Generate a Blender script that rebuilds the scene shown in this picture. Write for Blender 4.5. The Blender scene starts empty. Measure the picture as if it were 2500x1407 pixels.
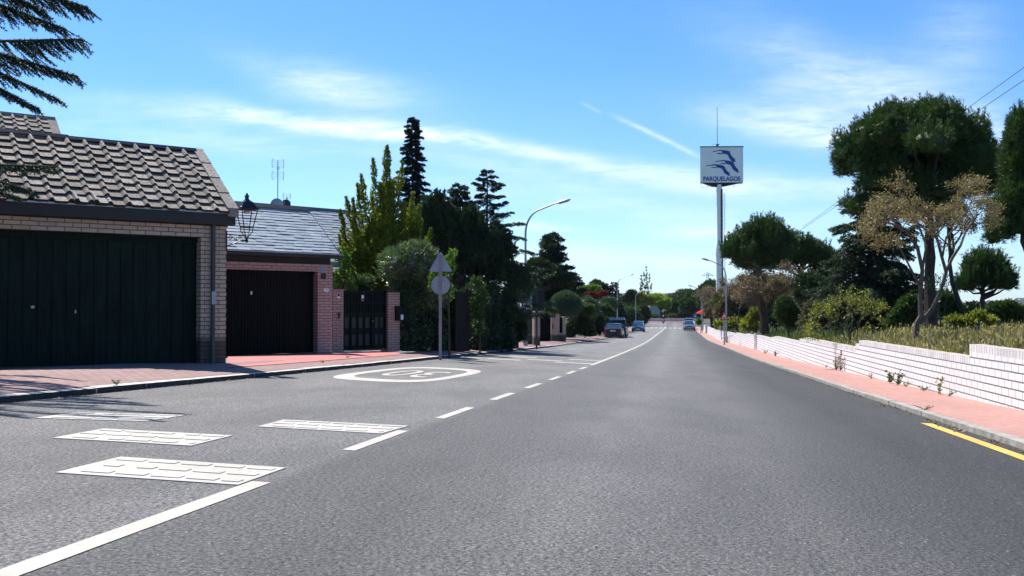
import bpy, bmesh, math, random
import numpy as np
from mathutils import Vector, Matrix
R = math.radians
C = bpy.context.scene.collection
SC = bpy.context.scene

# ------------------------------------------------------------------ camera
PITCH = math.atan(38.5/2300)
cam = bpy.data.cameras.new('camera'); cam.sensor_width = 36; cam.lens = 36*2300/2500
cam.clip_start = .05; cam.clip_end = 20000
camo = bpy.data.objects.new('camera', cam); C.objects.link(camo)
camo.rotation_euler = (R(90)+PITCH, 0, 0); camo.location = (0, 0, 0)
SC.camera = camo
# ------------------------------------------------------------------ light
SUN = Vector((-.32, .47, .82)).normalized()
SUN_EL = math.asin(SUN.z); SUN_AZ = math.atan2(SUN.x, SUN.y)
SC.view_settings.view_transform = 'Standard'; SC.view_settings.look = 'None'
SC.view_settings.gamma = 1; SC.view_settings.use_curve_mapping = False
SC.view_settings.exposure = 0.9
sl = bpy.data.lights.new('sun', 'SUN'); sl.energy = 4.6; sl.angle = R(.53); sl.color = (1, .955, .89)
so = bpy.data.objects.new('sun', sl); C.objects.link(so)
so.rotation_euler = (-SUN).to_track_quat('-Z', 'Y').to_euler()

def nt_new(nt):
    nodes, links = nt.nodes, nt.links
    def N(t, **k):
        n = nodes.new(t)
        for a, b in k.items():
            if a.startswith('i_'): 
                key = a[2:]
                key = int(key) if key.isdigit() else key
                n.inputs[key].default_value = b
            else: setattr(n, a, b)
        return n
    def Lk(a, b): links.new(a, b)
    def Mt(op, a, b=None, c=None, clamp=False):
        n = nodes.new('ShaderNodeMath'); n.operation = op; n.use_clamp = clamp
        for i, x in enumerate((a, b, c)):
            if x is None: continue
            if isinstance(x, (int, float)): n.inputs[i].default_value = x
            else: links.new(x, n.inputs[i])
        return n.outputs[0]
    def Mx(f, a, b, mode='MIX'):
        n = nodes.new('ShaderNodeMix'); n.data_type = 'RGBA'; n.blend_type = mode
        for s, x in ((n.inputs[0], f), (n.inputs[6], a), (n.inputs[7], b)):
            if isinstance(x, (int, float)): s.default_value = x
            elif isinstance(x, (tuple, list)): s.default_value = (*x[:3], 1)
            else: links.new(x, s)
        return n.outputs[2]
    def Rmp(x, stops, interp='LINEAR'):
        n = nodes.new('ShaderNodeValToRGB'); cr = n.color_ramp; cr.interpolation = interp
        while len(cr.elements) < len(stops): cr.elements.new(.5)
        for e, (p, c) in zip(cr.elements, stops):
            e.position = p; e.color = (c, c, c, 1) if isinstance(c, (int, float)) else (*c, 1)
        links.new(x, n.inputs[0]); return n.outputs[0]
    return N, Lk, Mt, Mx, Rmp

w = bpy.data.worlds.new('World'); SC.world = w; w.use_nodes = True
w.node_tree.nodes.clear()
N, Lk, Mt, Mx, Rmp = nt_new(w.node_tree)
sky = N('ShaderNodeTexSky', sky_type='NISHITA', sun_disc=False, sun_elevation=SUN_EL, sun_rotation=SUN_AZ,
        altitude=900, air_density=1.0, dust_density=.6, ozone_density=3.0)
tc = N('ShaderNodeTexCoord'); sep = N('ShaderNodeSeparateXYZ'); Lk(tc.outputs['Generated'], sep.inputs[0])
X_, Y_, Z_ = sep.outputs
az = Mt('DIVIDE', X_, Mt('MAXIMUM', Y_, .02)); el = Mt('DIVIDE', Z_, Mt('MAXIMUM', Y_, .02))
def nz(sx_, sy_, scale, det=6, rough=.6, off=0, rot=0, dist=0):
    cb = N('ShaderNodeCombineXYZ'); Lk(az, cb.inputs[0]); Lk(el, cb.inputs[1]); cb.inputs[2].default_value = off
    mp = N('ShaderNodeMapping'); mp.inputs['Rotation'].default_value = (0, 0, R(rot)); mp.inputs['Scale'].default_value = (sx_, sy_, 1)
    Lk(cb.outputs[0], mp.inputs[0])
    n = N('ShaderNodeTexNoise', i_Scale=scale, i_Detail=det, i_Roughness=rough, i_Distortion=dist); Lk(mp.outputs[0], n.inputs['Vector'])
    return n.outputs[0]
warp = nz(3, 5, 1.5, 3, .5, 3.1)
warp2 = nz(3, 5, 1.5, 3, .5, 9.7)
def blob(px, py, rx, ry, ang, soft=1.0, amp=1.0):
    amp *= 1.12; rx *= 1.12   # a cloud bank centred on one direction of the sky
    cx, cy = (px-1250)/2300, (742-py)/2300
    a = R(ang); ca, sa = math.cos(a), math.sin(a)
    dx = Mt('ADD', Mt('SUBTRACT', az, cx), Mt('MULTIPLY', Mt('SUBTRACT', warp, .5), .12*rx/300))
    dy = Mt('ADD', Mt('SUBTRACT', el, cy), Mt('MULTIPLY', Mt('SUBTRACT', warp2, .5), .10*min(1, ry/60)))
    u = Mt('DIVIDE', Mt('ADD', Mt('MULTIPLY', dx, ca), Mt('MULTIPLY', dy, sa)), rx/2300)
    v = Mt('DIVIDE', Mt('SUBTRACT', Mt('MULTIPLY', dy, ca), Mt('MULTIPLY', dx, sa)), ry/2300)
    r2 = Mt('ADD', Mt('MULTIPLY', u, u), Mt('MULTIPLY', v, v))
    return Mt('MULTIPLY', Mt('POWER', 2.718, Mt('MULTIPLY', r2, -soft)), amp)
CL = [(760, 300, 330, 23, -7, 1, .88), (830, 215, 170, 52, -14, 1, .6), (1150, 350, 330, 18, -7, 1, .5), (1500, 400, 520, 26, -8, 1, .34),
      (1850, 445, 300, 28, -6, 1, .4), (1960, 300, 190, 45, -12, 1, .75), (2180, 250, 300, 75, -22, 1, .6), (2350, 130, 90, 110, -60, 1, .25),
      (1720, 562, 120, 18, 0, 1, .75), (1310, 560, 70, 11, -4, 1, .6), (1650, 640, 500, 28, 0, 1, .38), (1500, 500, 600, 30, -4, 1, .22),
      (500, 330, 300, 40, -8, 1, .3), (1290, 430, 420, 26, -8, 1, .28)]
tot = None
for b in CL:
    x = blob(*b); tot = x if tot is None else Mt('ADD', tot, x)
streak = nz(5, 32, 2.2, 9, .62, .7, 8, .6)
fine = nz(14, 60, 2.5, 8, .68, 5.2, 9, .4)
tex = Mt('ADD', Mt('MULTIPLY', streak, .75), Mt('MULTIPLY', fine, .45))
cl = Mt('MULTIPLY', tot, Rmp(tex, [(.38, .18), (.72, 1.0)]))
# contrail
def trail(x0, y0, x1, y1, wd, amp):
    ax, ay = (x0-1250)/2300, (742-y0)/2300; bx, by = (x1-1250)/2300, (742-y1)/2300
    L = math.hypot(bx-ax, by-ay); ux, uy = (bx-ax)/L, (by-ay)/L
    dx = Mt('SUBTRACT', az, ax); dy = Mt('ADD', Mt('SUBTRACT', el, ay), Mt('MULTIPLY', Mt('SUBTRACT', warp, .5), .02))
    s = Mt('DIVIDE', Mt('ADD', Mt('MULTIPLY', dx, ux), Mt('MULTIPLY', dy, uy)), L)
    t = Mt('DIVIDE', Mt('SUBTRACT', Mt('MULTIPLY', dy, ux), Mt('MULTIPLY', dx, uy)), wd/2300)
    s2 = Mt('MULTIPLY', Mt('SUBTRACT', s, .5), 2.0)
    s8 = Mt('POWER', Mt('ABSOLUTE', s2), 6)
    return Mt('MULTIPLY', Mt('POWER', 2.718, Mt('MULTIPLY', Mt('ADD', Mt('MULTIPLY', t, t), s8), -1)), amp)
tr = Mt('ADD', trail(1505, 282, 1710, 378, 6, .45), trail(1420, 245, 1470, 272, 4, .2))
lowveil = Mt('MULTIPLY', Rmp(el, [(.0, 1.0), (.12, .35), (.25, 0)]), Mt('ADD', .25, Mt('MULTIPLY', streak, .5)))
cover = Mt('ADD', Mt('ADD', cl, Mt('MULTIPLY', tr, Rmp(fine, [(.3, .5), (.6, 1)]))), Mt('MULTIPLY', lowveil, .36), clamp=True)
front = Mt('MULTIPLY', cover, Rmp(Y_, [(.02, 0), (.15, 1)]))
hs = N('ShaderNodeHueSaturation', i_Saturation=1.22, i_Value=1.0, i_Hue=.497); Lk(sky.outputs[0], hs.inputs['Color'])
gmx = Mx(1.0, hs.outputs[0], (.78, 1.03, 1.27), 'MULTIPLY')
skycol = Mx(Mt('MULTIPLY', front, .85), gmx, (8.4, 9.1, 9.8))
bg = N('ShaderNodeBackground', i_Strength=.078); Lk(skycol, bg.inputs[0])
wo = N('ShaderNodeOutputWorld'); Lk(bg.outputs[0], wo.inputs[0])

# ------------------------------------------------------------------ ground shape and helpers
F = 2300.; CX, CY = 1250., 703.5
ZP = [(-60,.35),(-20,-.45),(0,-.87),(20,-1.504),(40,-2.14),(60,-2.72),(75,-3.08),(90,-3.38),(105,-3.62),(120,-3.82),(144,-4.1),(170,-4.22),(250,-4.3),(700,-5)]
def herm(P, x):
    if x <= P[0][0]: return P[0][1]
    if x >= P[-1][0]: return P[-1][1]
    n = len(P); d = [(P[i+1][1]-P[i][1])/(P[i+1][0]-P[i][0]) for i in range(n-1)]
    m = [d[0]]+[(2*a*b/(a+b) if a*b > 0 else 0) for a, b in zip(d, d[1:])]+[d[-1]]
    for i in range(n-1):
        if x <= P[i+1][0]:
            h = P[i+1][0]-P[i][0]; t = (x-P[i][0])/h
            return (2*t**3-3*t*t+1)*P[i][1]+(t**3-2*t*t+t)*h*m[i]+(-2*t**3+3*t*t)*P[i+1][1]+(t**3-t*t)*h*m[i+1]
def xc(Y): return -2.4+.176*Y
def sx(Y): return .045 if Y < 40 else max(.008, .045-(Y-40)/70*.037)
def g(X, Y):
    u = max(-5.5, min(9, X-xc(Y)))
    return herm(ZP, Y)-sx(Y)*u
def sstep(a, b, x):
    t = max(0, min(1, (x-a)/(b-a))); return t*t*(3-2*t)
def terr(X, Y):      # height of whatever one stands on
    u = X-xc(Y)
    if u < -4.1: return g(X, Y)+.07+.06*min(1, (-4.1-u)/1.2)
    if Y > 225: return g(X, Y)+.3+.008*(Y-225)
    if u > 7.3:
        f = 1-sstep(120, 140, Y)
        return g(X, Y)+.13+f*(.60+.27*sstep(7.3, 8.4, u)+min(.32, .07*(u-7.3)))
    if u > 5.7: return g(X, Y)+.07+.06*min(1, (u-5.7)/1.2)
    return g(X, Y)
pc, ps = math.cos(PITCH), math.sin(PITCH)
def ray(px, py):
    x = (px-CX)/F; y = (CY-py)/F; v = (x, pc-ps*y, ps+pc*y)
    return (v[0]/v[1], 1., v[2]/v[1])
def P(px, py, d):
    r = ray(px, py); return Vector((r[0]*d, d, r[2]*d))
def G(px, py, h=0):
    r = ray(px, py); Y = 1.
    while Y < 900:
        if r[2]*Y <= g(r[0]*Y, Y)+h: break
        Y *= 1.01
    a, b = Y/1.01, Y
    for _ in range(40):
        m = (a+b)/2
        if r[2]*m <= g(r[0]*m, m)+h: b = m
        else: a = m
    return Vector((r[0]*b, b, r[2]*b))
def base(px, d, dz=0):  # point on the ground in the direction of a pixel column, at depth d
    X = (px-CX)/F*d; return Vector((X, d, terr(X, d)+dz))
E1 = (.1733, .9849); E2 = (.9849, -.1733)
def st(s, t): return (-2.4+s*E1[0]+t*E2[0], s*E1[1]+t*E2[1])
def stu(s, t, h=0):
    x, y = st(s, t); return (x, y, g(x, y)+h)

class MB:
    def __init__(s): s.v = []; s.f = []; s.m = []; s.uv = []
    def face(s, pts, m=0, uv=None):
        i = len(s.v); s.v += [tuple(p) for p in pts]; s.f.append(tuple(range(i, i+len(pts)))); s.m.append(m); s.uv.append(uv); return s
    def box(s, x0, x1, y0, y1, z0, z1, m=0, M=None, tp=None):
        q = [(x0,y0,z0),(x1,y0,z0),(x1,y1,z0),(x0,y1,z0),(x0,y0,z1),(x1,y0,z1),(x1,y1,z1),(x0,y1,z1)]
        if tp: 
            cx, cy = (x0+x1)/2, (y0+y1)/2
            q = q[:4]+[(cx+(a-cx)*tp, cy+(b-cy)*tp, c) for a, b, c in q[4:]]
        if M: q = [tuple(M @ Vector(p)) for p in q]
        i = len(s.v); s.v += q
        for f in ((0,3,2,1),(4,5,6,7),(0,1,5,4),(1,2,6,5),(2,3,7,6),(3,0,4,7)):
            s.f.append(tuple(i+k for k in f)); s.m.append(m); s.uv.append(None)
        return s
    def tube(s, pts, rad, n=8, m=0, cap=True):
        pts = [Vector(p) for p in pts]
        if isinstance(rad, (int, float)): rad = [rad]*len(pts)
        i0 = len(s.v); up = None
        for k, p in enumerate(pts):
            d = (pts[min(k+1, len(pts)-1)]-pts[max(k-1, 0)])
            d = d.normalized() if d.length > 1e-9 else Vector((0,0,1))
            if up is None: up = Vector((1,0,0)) if abs(d.x) < .8 else Vector((0,1,0))
            a = d.cross(up).normalized(); b = d.cross(a).normalized(); up = b.cross(d) if False else up
            for j in range(n):
                t = 2*math.pi*j/n; s.v.append(tuple(p+a*math.cos(t)*rad[k]+b*math.sin(t)*rad[k]))
        for k in range(len(pts)-1):
            for j in range(n):
                a0 = i0+k*n+j; a1 = i0+k*n+(j+1) % n
                s.f.append((a0, a1, a1+n, a0+n)); s.m.append(m); s.uv.append(None)
        if cap:
            s.f.append(tuple(i0+j for j in range(n))[::-1]); s.m.append(m); s.uv.append(None)
            s.f.append(tuple(i0+(len(pts)-1)*n+j for j in range(n))); s.m.append(m); s.uv.append(None)
        return s
    def lathe(s, c, prof, n=16, m=0, sq=(1, 1)):
        i0 = len(s.v); c = Vector(c)
        for r, z in prof:
            for j in range(n):
                t = 2*math.pi*(j+.5)/n; s.v.append((c.x+r*math.cos(t)*sq[0], c.y+r*math.sin(t)*sq[1], c.z+z))
        for k in range(len(prof)-1):
            for j in range(n):
                a0 = i0+k*n+j; a1 = i0+k*n+(j+1) % n
                s.f.append((a0, a1, a1+n, a0+n)); s.m.append(m); s.uv.append(None)
        s.f.append(tuple(i0+j for j in range(n))[::-1]); s.m.append(m); s.uv.append(None)
        s.f.append(tuple(i0+(len(prof)-1)*n+j for j in range(n))); s.m.append(m); s.uv.append(None)
        return s
    def prism(s, poly, fn, d0, d1, m=0):  # polygon (a,b) -> fn(a,b,depth)
        i0 = len(s.v); n = len(poly)
        s.v += [tuple(fn(a, b, d0)) for a, b in poly]+[tuple(fn(a, b, d1)) for a, b in poly]
        s.f.append(tuple(i0+k for k in range(n))); s.f.append(tuple(i0+n+k for k in range(n))[::-1]); s.m += [m, m]; s.uv += [None, None]
        for k in range(n):
            l = (k+1) % n; s.f.append((i0+l, i0+k, i0+n+k, i0+n+l)); s.m.append(m); s.uv.append(None)
        return s
    def build(s, name, mats, parent=None, smooth=False, bevel=0):
        me = bpy.data.meshes.new(name); me.from_pydata(s.v, [], s.f)
        if not isinstance(mats, (list, tuple)): mats = [mats]
        for m in mats: me.materials.append(m)
        me.polygons.foreach_set('material_index', s.m)
        if any(u is not None for u in s.uv):
            uvl = me.uv_layers.new(name='UVMap'); k = 0
            for u, f in zip(s.uv, s.f):
                for j in range(len(f)):
                    if u is not None: uvl.data[k].uv = u[j]
                    k += 1
        bm = bmesh.new(); bm.from_mesh(me)
        if bevel: 
            bmesh.ops.remove_doubles(bm, verts=bm.verts, dist=1e-5)
            bmesh.ops.recalc_face_normals(bm, faces=bm.faces)
            bmesh.ops.bevel(bm, geom=[e for e in bm.edges if len(e.link_faces) == 2 and e.calc_face_angle(0) > .5], offset=bevel, segments=2, affect='EDGES', profile=.5)
        elif not any(u is not None for u in s.uv): bmesh.ops.recalc_face_normals(bm, faces=bm.faces)
        bm.to_mesh(me); bm.free()
        if smooth:
            me.polygons.foreach_set('use_smooth', [True]*len(me.polygons))
            try: me.set_sharp_from_angle(angle=R(38))
            except Exception: pass
        o = bpy.data.objects.new(name, me); C.objects.link(o)
        if parent: o.parent = parent
        return o
def thing(name, label, cat, loc=(0,0,0), rz=0, group=None):
    o = bpy.data.objects.new(name, None); C.objects.link(o); o.empty_display_size = .2
    o.location = loc; o.rotation_euler = (0, 0, rz); return tag(o, label, cat, group)
def tag(o, label, cat, group=None):
    o['label'] = label; o['category'] = cat
    if group: o['group'] = group
    return o
def struct(o): o['kind'] = 'structure'; return o
def stuff(o, label=None, cat=None):
    o['kind'] = 'stuff'
    if label: o['label'] = label; o['category'] = cat
    return o
def dup(root, loc, rz, label, group=None):
    m = {}
    def cp(o, par):
        c = o.copy(); C.objects.link(c); c.parent = par
        for ch in o.children: cp(ch, c)
        return c
    r = cp(root, None); r.location = loc; r.rotation_euler = (0, 0, rz); r['label'] = label
    if group: r['group'] = group
    return r

# ------------------------------------------------------------------ materials
def newmat(name):
    m = bpy.data.materials.new(name); m.use_nodes = True; m.node_tree.nodes.clear()
    t = nt_new(m.node_tree); N = t[0]
    out = N('ShaderNodeOutputMaterial'); b = N('ShaderNodeBsdfPrincipled'); t[1](b.outputs[0], out.inputs[0])
    return m, b, t, out
def bump(t, b, h, strength=.5, dist=.01):
    N, Lk = t[:2]; n = N('ShaderNodeBump', i_Strength=strength, i_Distance=dist); Lk(h, n.inputs['Height']); Lk(n.outputs[0], b.inputs['Normal'])
def plain(name, c1, c2=None, scale=8, rough=.6, metal=0, bmp=0, spec=.5, det=5, streak=None):
    m, b, t, _ = newmat(name); N, Lk, Mt, Mx, Rmp = t
    c2 = c2 or tuple(x*.75 for x in c1)
    tc = N('ShaderNodeTexCoord'); v = tc.outputs['Object']
    if streak:
        mp = N('ShaderNodeMapping'); mp.inputs['Scale'].default_value = streak; Lk(v, mp.inputs[0]); v = mp.outputs[0]
    n = N('ShaderNodeTexNoise', i_Scale=scale, i_Detail=det, i_Roughness=.6); Lk(v, n.inputs['Vector'])
    f = Rmp(n.outputs[0], [(.35, 0), (.65, 1)])
    Lk(Mx(f, c1, c2), b.inputs['Base Color'])
    b.inputs['Roughness'].default_value = rough; b.inputs['Metallic'].default_value = metal
    b.inputs['Specular IOR Level'].default_value = spec
    if bmp: bump(t, b, n.outputs[0], bmp, .01)
    return m
def brickmat(name, c1, c2, mortar, bw, bh, ms, src='wall', rough=.8, bmp=.6, dirt=0, off=.5, smooth=.1, spec=.3, stain=None):
    m, b, t, _ = newmat(name); N, Lk, Mt, Mx, Rmp = t
    tc = N('ShaderNodeTexCoord')
    if src == 'wall':
        sp = N('ShaderNodeSeparateXYZ'); Lk(tc.outputs['Object'], sp.inputs[0]); cb = N('ShaderNodeCombineXYZ')
        Lk(Mt('ADD', sp.outputs[0], sp.outputs[1]), cb.inputs[0]); Lk(sp.outputs[2], cb.inputs[1]); v = cb.outputs[0]
    else: v = tc.outputs['UV']
    wn = N('ShaderNodeTexNoise', i_Scale=6, i_Detail=3); Lk(v, wn.inputs['Vector'])
    va = N('ShaderNodeVectorMath', operation='MULTIPLY_ADD'); Lk(wn.outputs['Color'], va.inputs[0]); va.inputs[1].default_value = (.012, .012, 0); Lk(v, va.inputs[2])
    k = N('ShaderNodeTexBrick', offset=off, i_Scale=1.0); Lk(va.outputs[0], k.inputs['Vector'])
    k.inputs['Mortar Size'].default_value = ms; k.inputs['Mortar Smooth'].default_value = smooth
    k.inputs['Brick Width'].default_value = bw; k.inputs['Row Height'].default_value = bh; k.inputs['Bias'].default_value = 0
    k.inputs['Color1'].default_value = (*c1, 1); k.inputs['Color2'].default_value = (*c2, 1); k.inputs['Mortar'].default_value = (*mortar, 1)
    n = N('ShaderNodeTexNoise', i_Scale=9, i_Detail=8, i_Roughness=.7); Lk(v, n.inputs['Vector'])
    n2 = N('ShaderNodeTexNoise', i_Scale=.9, i_Detail=5, i_Roughness=.6); Lk(v, n2.inputs['Vector'])
    col = Mx(Rmp(n.outputs[0], [(.3, .45+.25*dirt), (.7, 0)]), k.outputs['Color'], tuple(x*.55 for x in c2), 'MIX')
    col = Mx(Rmp(n2.outputs[0], [(.42, 0), (.7, .3+dirt)]), col, tuple(x*.5 for x in c1))
    if stain:   # (z height, colour): a dirt band along the bottom edge
        sp2 = N('ShaderNodeSeparateXYZ'); Lk(tc.outputs['Object'], sp2.inputs[0])
        f = Rmp(Mt('ADD', sp2.outputs[2], Mt('MULTIPLY', n2.outputs[0], -.35)), [(max(0,stain[0]-.12), 1), (stain[0]+.02, 0)])
        col = Mx(Mt('MULTIPLY', f, .85), col, stain[1])
    Lk(col, b.inputs['Base Color']); b.inputs['Roughness'].default_value = rough; b.inputs['Specular IOR Level'].default_value = spec
    h = Mt('SUBTRACT', Mt('MULTIPLY', n.outputs[0], .25), k.outputs['Fac']); bump(t, b, h, bmp, .012)
    return m
def leafmat(name, c1, c2, c3=None, trans=.3, rough=.55, spec=.3):
    m, b, t, out = newmat(name); N, Lk, Mt, Mx, Rmp = t
    ge = N('ShaderNodeNewGeometry'); r = ge.outputs['Random Per Island']
    tc = N('ShaderNodeTexCoord'); n = N('ShaderNodeTexNoise', i_Scale=1.1, i_Detail=3); Lk(tc.outputs['Object'], n.inputs['Vector'])
    x = Mt('ADD', Mt('MULTIPLY', r, .6), Mt('MULTIPLY', n.outputs[0], .4))
    stops = [(.15, c1), (.55, c2)]+([(.85, c3)] if c3 else [])
    col = Rmp(x, stops); Lk(col, b.inputs['Base Color'])
    b.inputs['Roughness'].default_value = rough; b.inputs['Specular IOR Level'].default_value = spec
    if trans:
        tr = N('ShaderNodeBsdfTranslucent'); Lk(Mx(1.0, col, (1.0, 1.15, .5), 'MULTIPLY'), tr.inputs[0])
        mx = N('ShaderNodeMixShader', i_0=trans); Lk(b.outputs[0], mx.inputs[1]); Lk(tr.outputs[0], mx.inputs[2]); Lk(mx.outputs[0], out.inputs[0])
    return m
def glassmat(name, c, rough=.05, spec=.8):
    m, b, t, _ = newmat(name); b.inputs['Base Color'].default_value = (*c, 1); b.inputs['Roughness'].default_value = rough
    b.inputs['Specular IOR Level'].default_value = spec; b.inputs['Coat Weight'].default_value = .6; b.inputs['Coat Roughness'].default_value = .03; return m

def asphaltmat():
    m, b, t, _ = newmat('asphalt'); N, Lk, Mt, Mx, Rmp = t
    ge = N('ShaderNodeTexCoord'); v = ge.outputs['UV']     # (s, t) in metres along and across the road
    sp = N('ShaderNodeSeparateXYZ'); Lk(v, sp.inputs[0]); s, tt = sp.outputs[0], sp.outputs[1]
    def nn(scale, det=4, rough=.6, sc=(1, 1, 1), dist=0):
        mp = N('ShaderNodeMapping'); mp.inputs['Scale'].default_value = sc; Lk(v, mp.inputs[0])
        n = N('ShaderNodeTexNoise', i_Scale=scale, i_Detail=det, i_Roughness=rough, i_Distortion=dist); Lk(mp.outputs[0], n.inputs['Vector']); return n.outputs[0]
    vo = N('ShaderNodeTexVoronoi', i_Scale=95); Lk(v, vo.inputs['Vector'])
    chips = Rmp(vo.outputs['Color'], [(.0, .0), (1, 1)])
    gr = nn(120, 3, .7); mid = nn(9, 6, .7); big = nn(.35, 4, .55, (.25, 1, 1)); tracks = nn(1.1, 3, .5, (.05, 1, 1))
    pits = nn(42, 4, .75)
    wob = Mt('MULTIPLY', Mt('SUBTRACT', big, .5), 1.1)
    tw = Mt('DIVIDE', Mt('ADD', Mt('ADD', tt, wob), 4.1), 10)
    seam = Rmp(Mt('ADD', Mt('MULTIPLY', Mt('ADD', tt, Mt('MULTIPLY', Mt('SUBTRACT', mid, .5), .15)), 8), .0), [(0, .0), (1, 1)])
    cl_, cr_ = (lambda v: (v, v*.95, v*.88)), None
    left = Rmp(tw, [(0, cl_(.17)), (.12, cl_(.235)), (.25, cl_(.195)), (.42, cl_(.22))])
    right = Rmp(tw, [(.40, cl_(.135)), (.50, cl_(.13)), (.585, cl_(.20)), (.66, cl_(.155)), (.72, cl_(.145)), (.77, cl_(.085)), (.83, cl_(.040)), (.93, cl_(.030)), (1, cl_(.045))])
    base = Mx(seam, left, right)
    base = Mx(Rmp(tracks, [(.40, 0), (.62, .10)]), base, cl_(.19))
    bn = nn(.9, 6, .65, (.4, 1, 1)); base = Mx(Rmp(bn, [(.40, .38), (.56, 0)]), base, cl_(.075))
    base = Mx(Rmp(mid, [(.35, .4), (.6, 0)]), base, (.085, .084, .083))
    base = Mx(Rmp(pits, [(.37, .9), (.47, 0)]), base, (.018, .018, .018))
    gr2 = nn(46, 5, .85, (1, 1, 1), .3)
    base = Mx(.8, base, Mx(1.0, base, Rmp(gr2, [(.39, .06), (.47, .75), (.53, 1.15), (.61, 2.1)]), 'MULTIPLY'))
    sp1 = N('ShaderNodeTexVoronoi', i_Scale=38); Lk(v, sp1.inputs['Vector'])
    sepc = N('ShaderNodeSeparateColor'); Lk(sp1.outputs['Color'], sepc.inputs[0])
    fl = Mt('MULTIPLY', Rmp(sepc.outputs[0], [(.93, 0), (.96, 1)]), Rmp(sp1.outputs['Distance'], [(.15, 1), (.3, 0)]))
    base = Mx(Mt('MULTIPLY', fl, .75), base, (.45, .45, .43))
    base = Mx(.55, base, Mx(1.0, base, Rmp(gr, [(.3, .35), (.7, 1.7)]), 'MULTIPLY'))
    Lk(base, b.inputs['Base Color']); b.inputs['Roughness'].default_value = .72; b.inputs['Specular IOR Level'].default_value = .35
    bump(t, b, Mt('ADD', Mt('MULTIPLY', chips, .35), Mt('ADD', Mt('ADD', gr, gr2), Mt('MULTIPLY', pits, 1.8))), 1.0, .009)
    return m
def paintmat(name, c, c2, wear=.52):
    m, b, t, out = newmat(name); N, Lk, Mt, Mx, Rmp = t
    ge = N('ShaderNodeNewGeometry'); v = ge.outputs['Position']
    n = N('ShaderNodeTexNoise', i_Scale=25, i_Detail=8, i_Roughness=.75); Lk(v, n.inputs['Vector'])
    n2 = N('ShaderNodeTexNoise', i_Scale=2.2, i_Detail=5, i_Roughness=.6); Lk(v, n2.inputs['Vector'])
    n3 = N('ShaderNodeTexNoise', i_Scale=90, i_Detail=3); Lk(v, n3.inputs['Vector'])
    col = Mx(Rmp(n2.outputs[0], [(.4, 0), (.65, 1)]), c, c2)
    col = Mx(Rmp(n.outputs[0], [(.33, 1), (.42, 0)]), col, (.17, .165, .16))
    Lk(col, b.inputs['Base Color']); b.inputs['Roughness'].default_value = .75; bump(t, b, n3.outputs[0], .5, .004)
    return m
MT = {}
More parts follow.
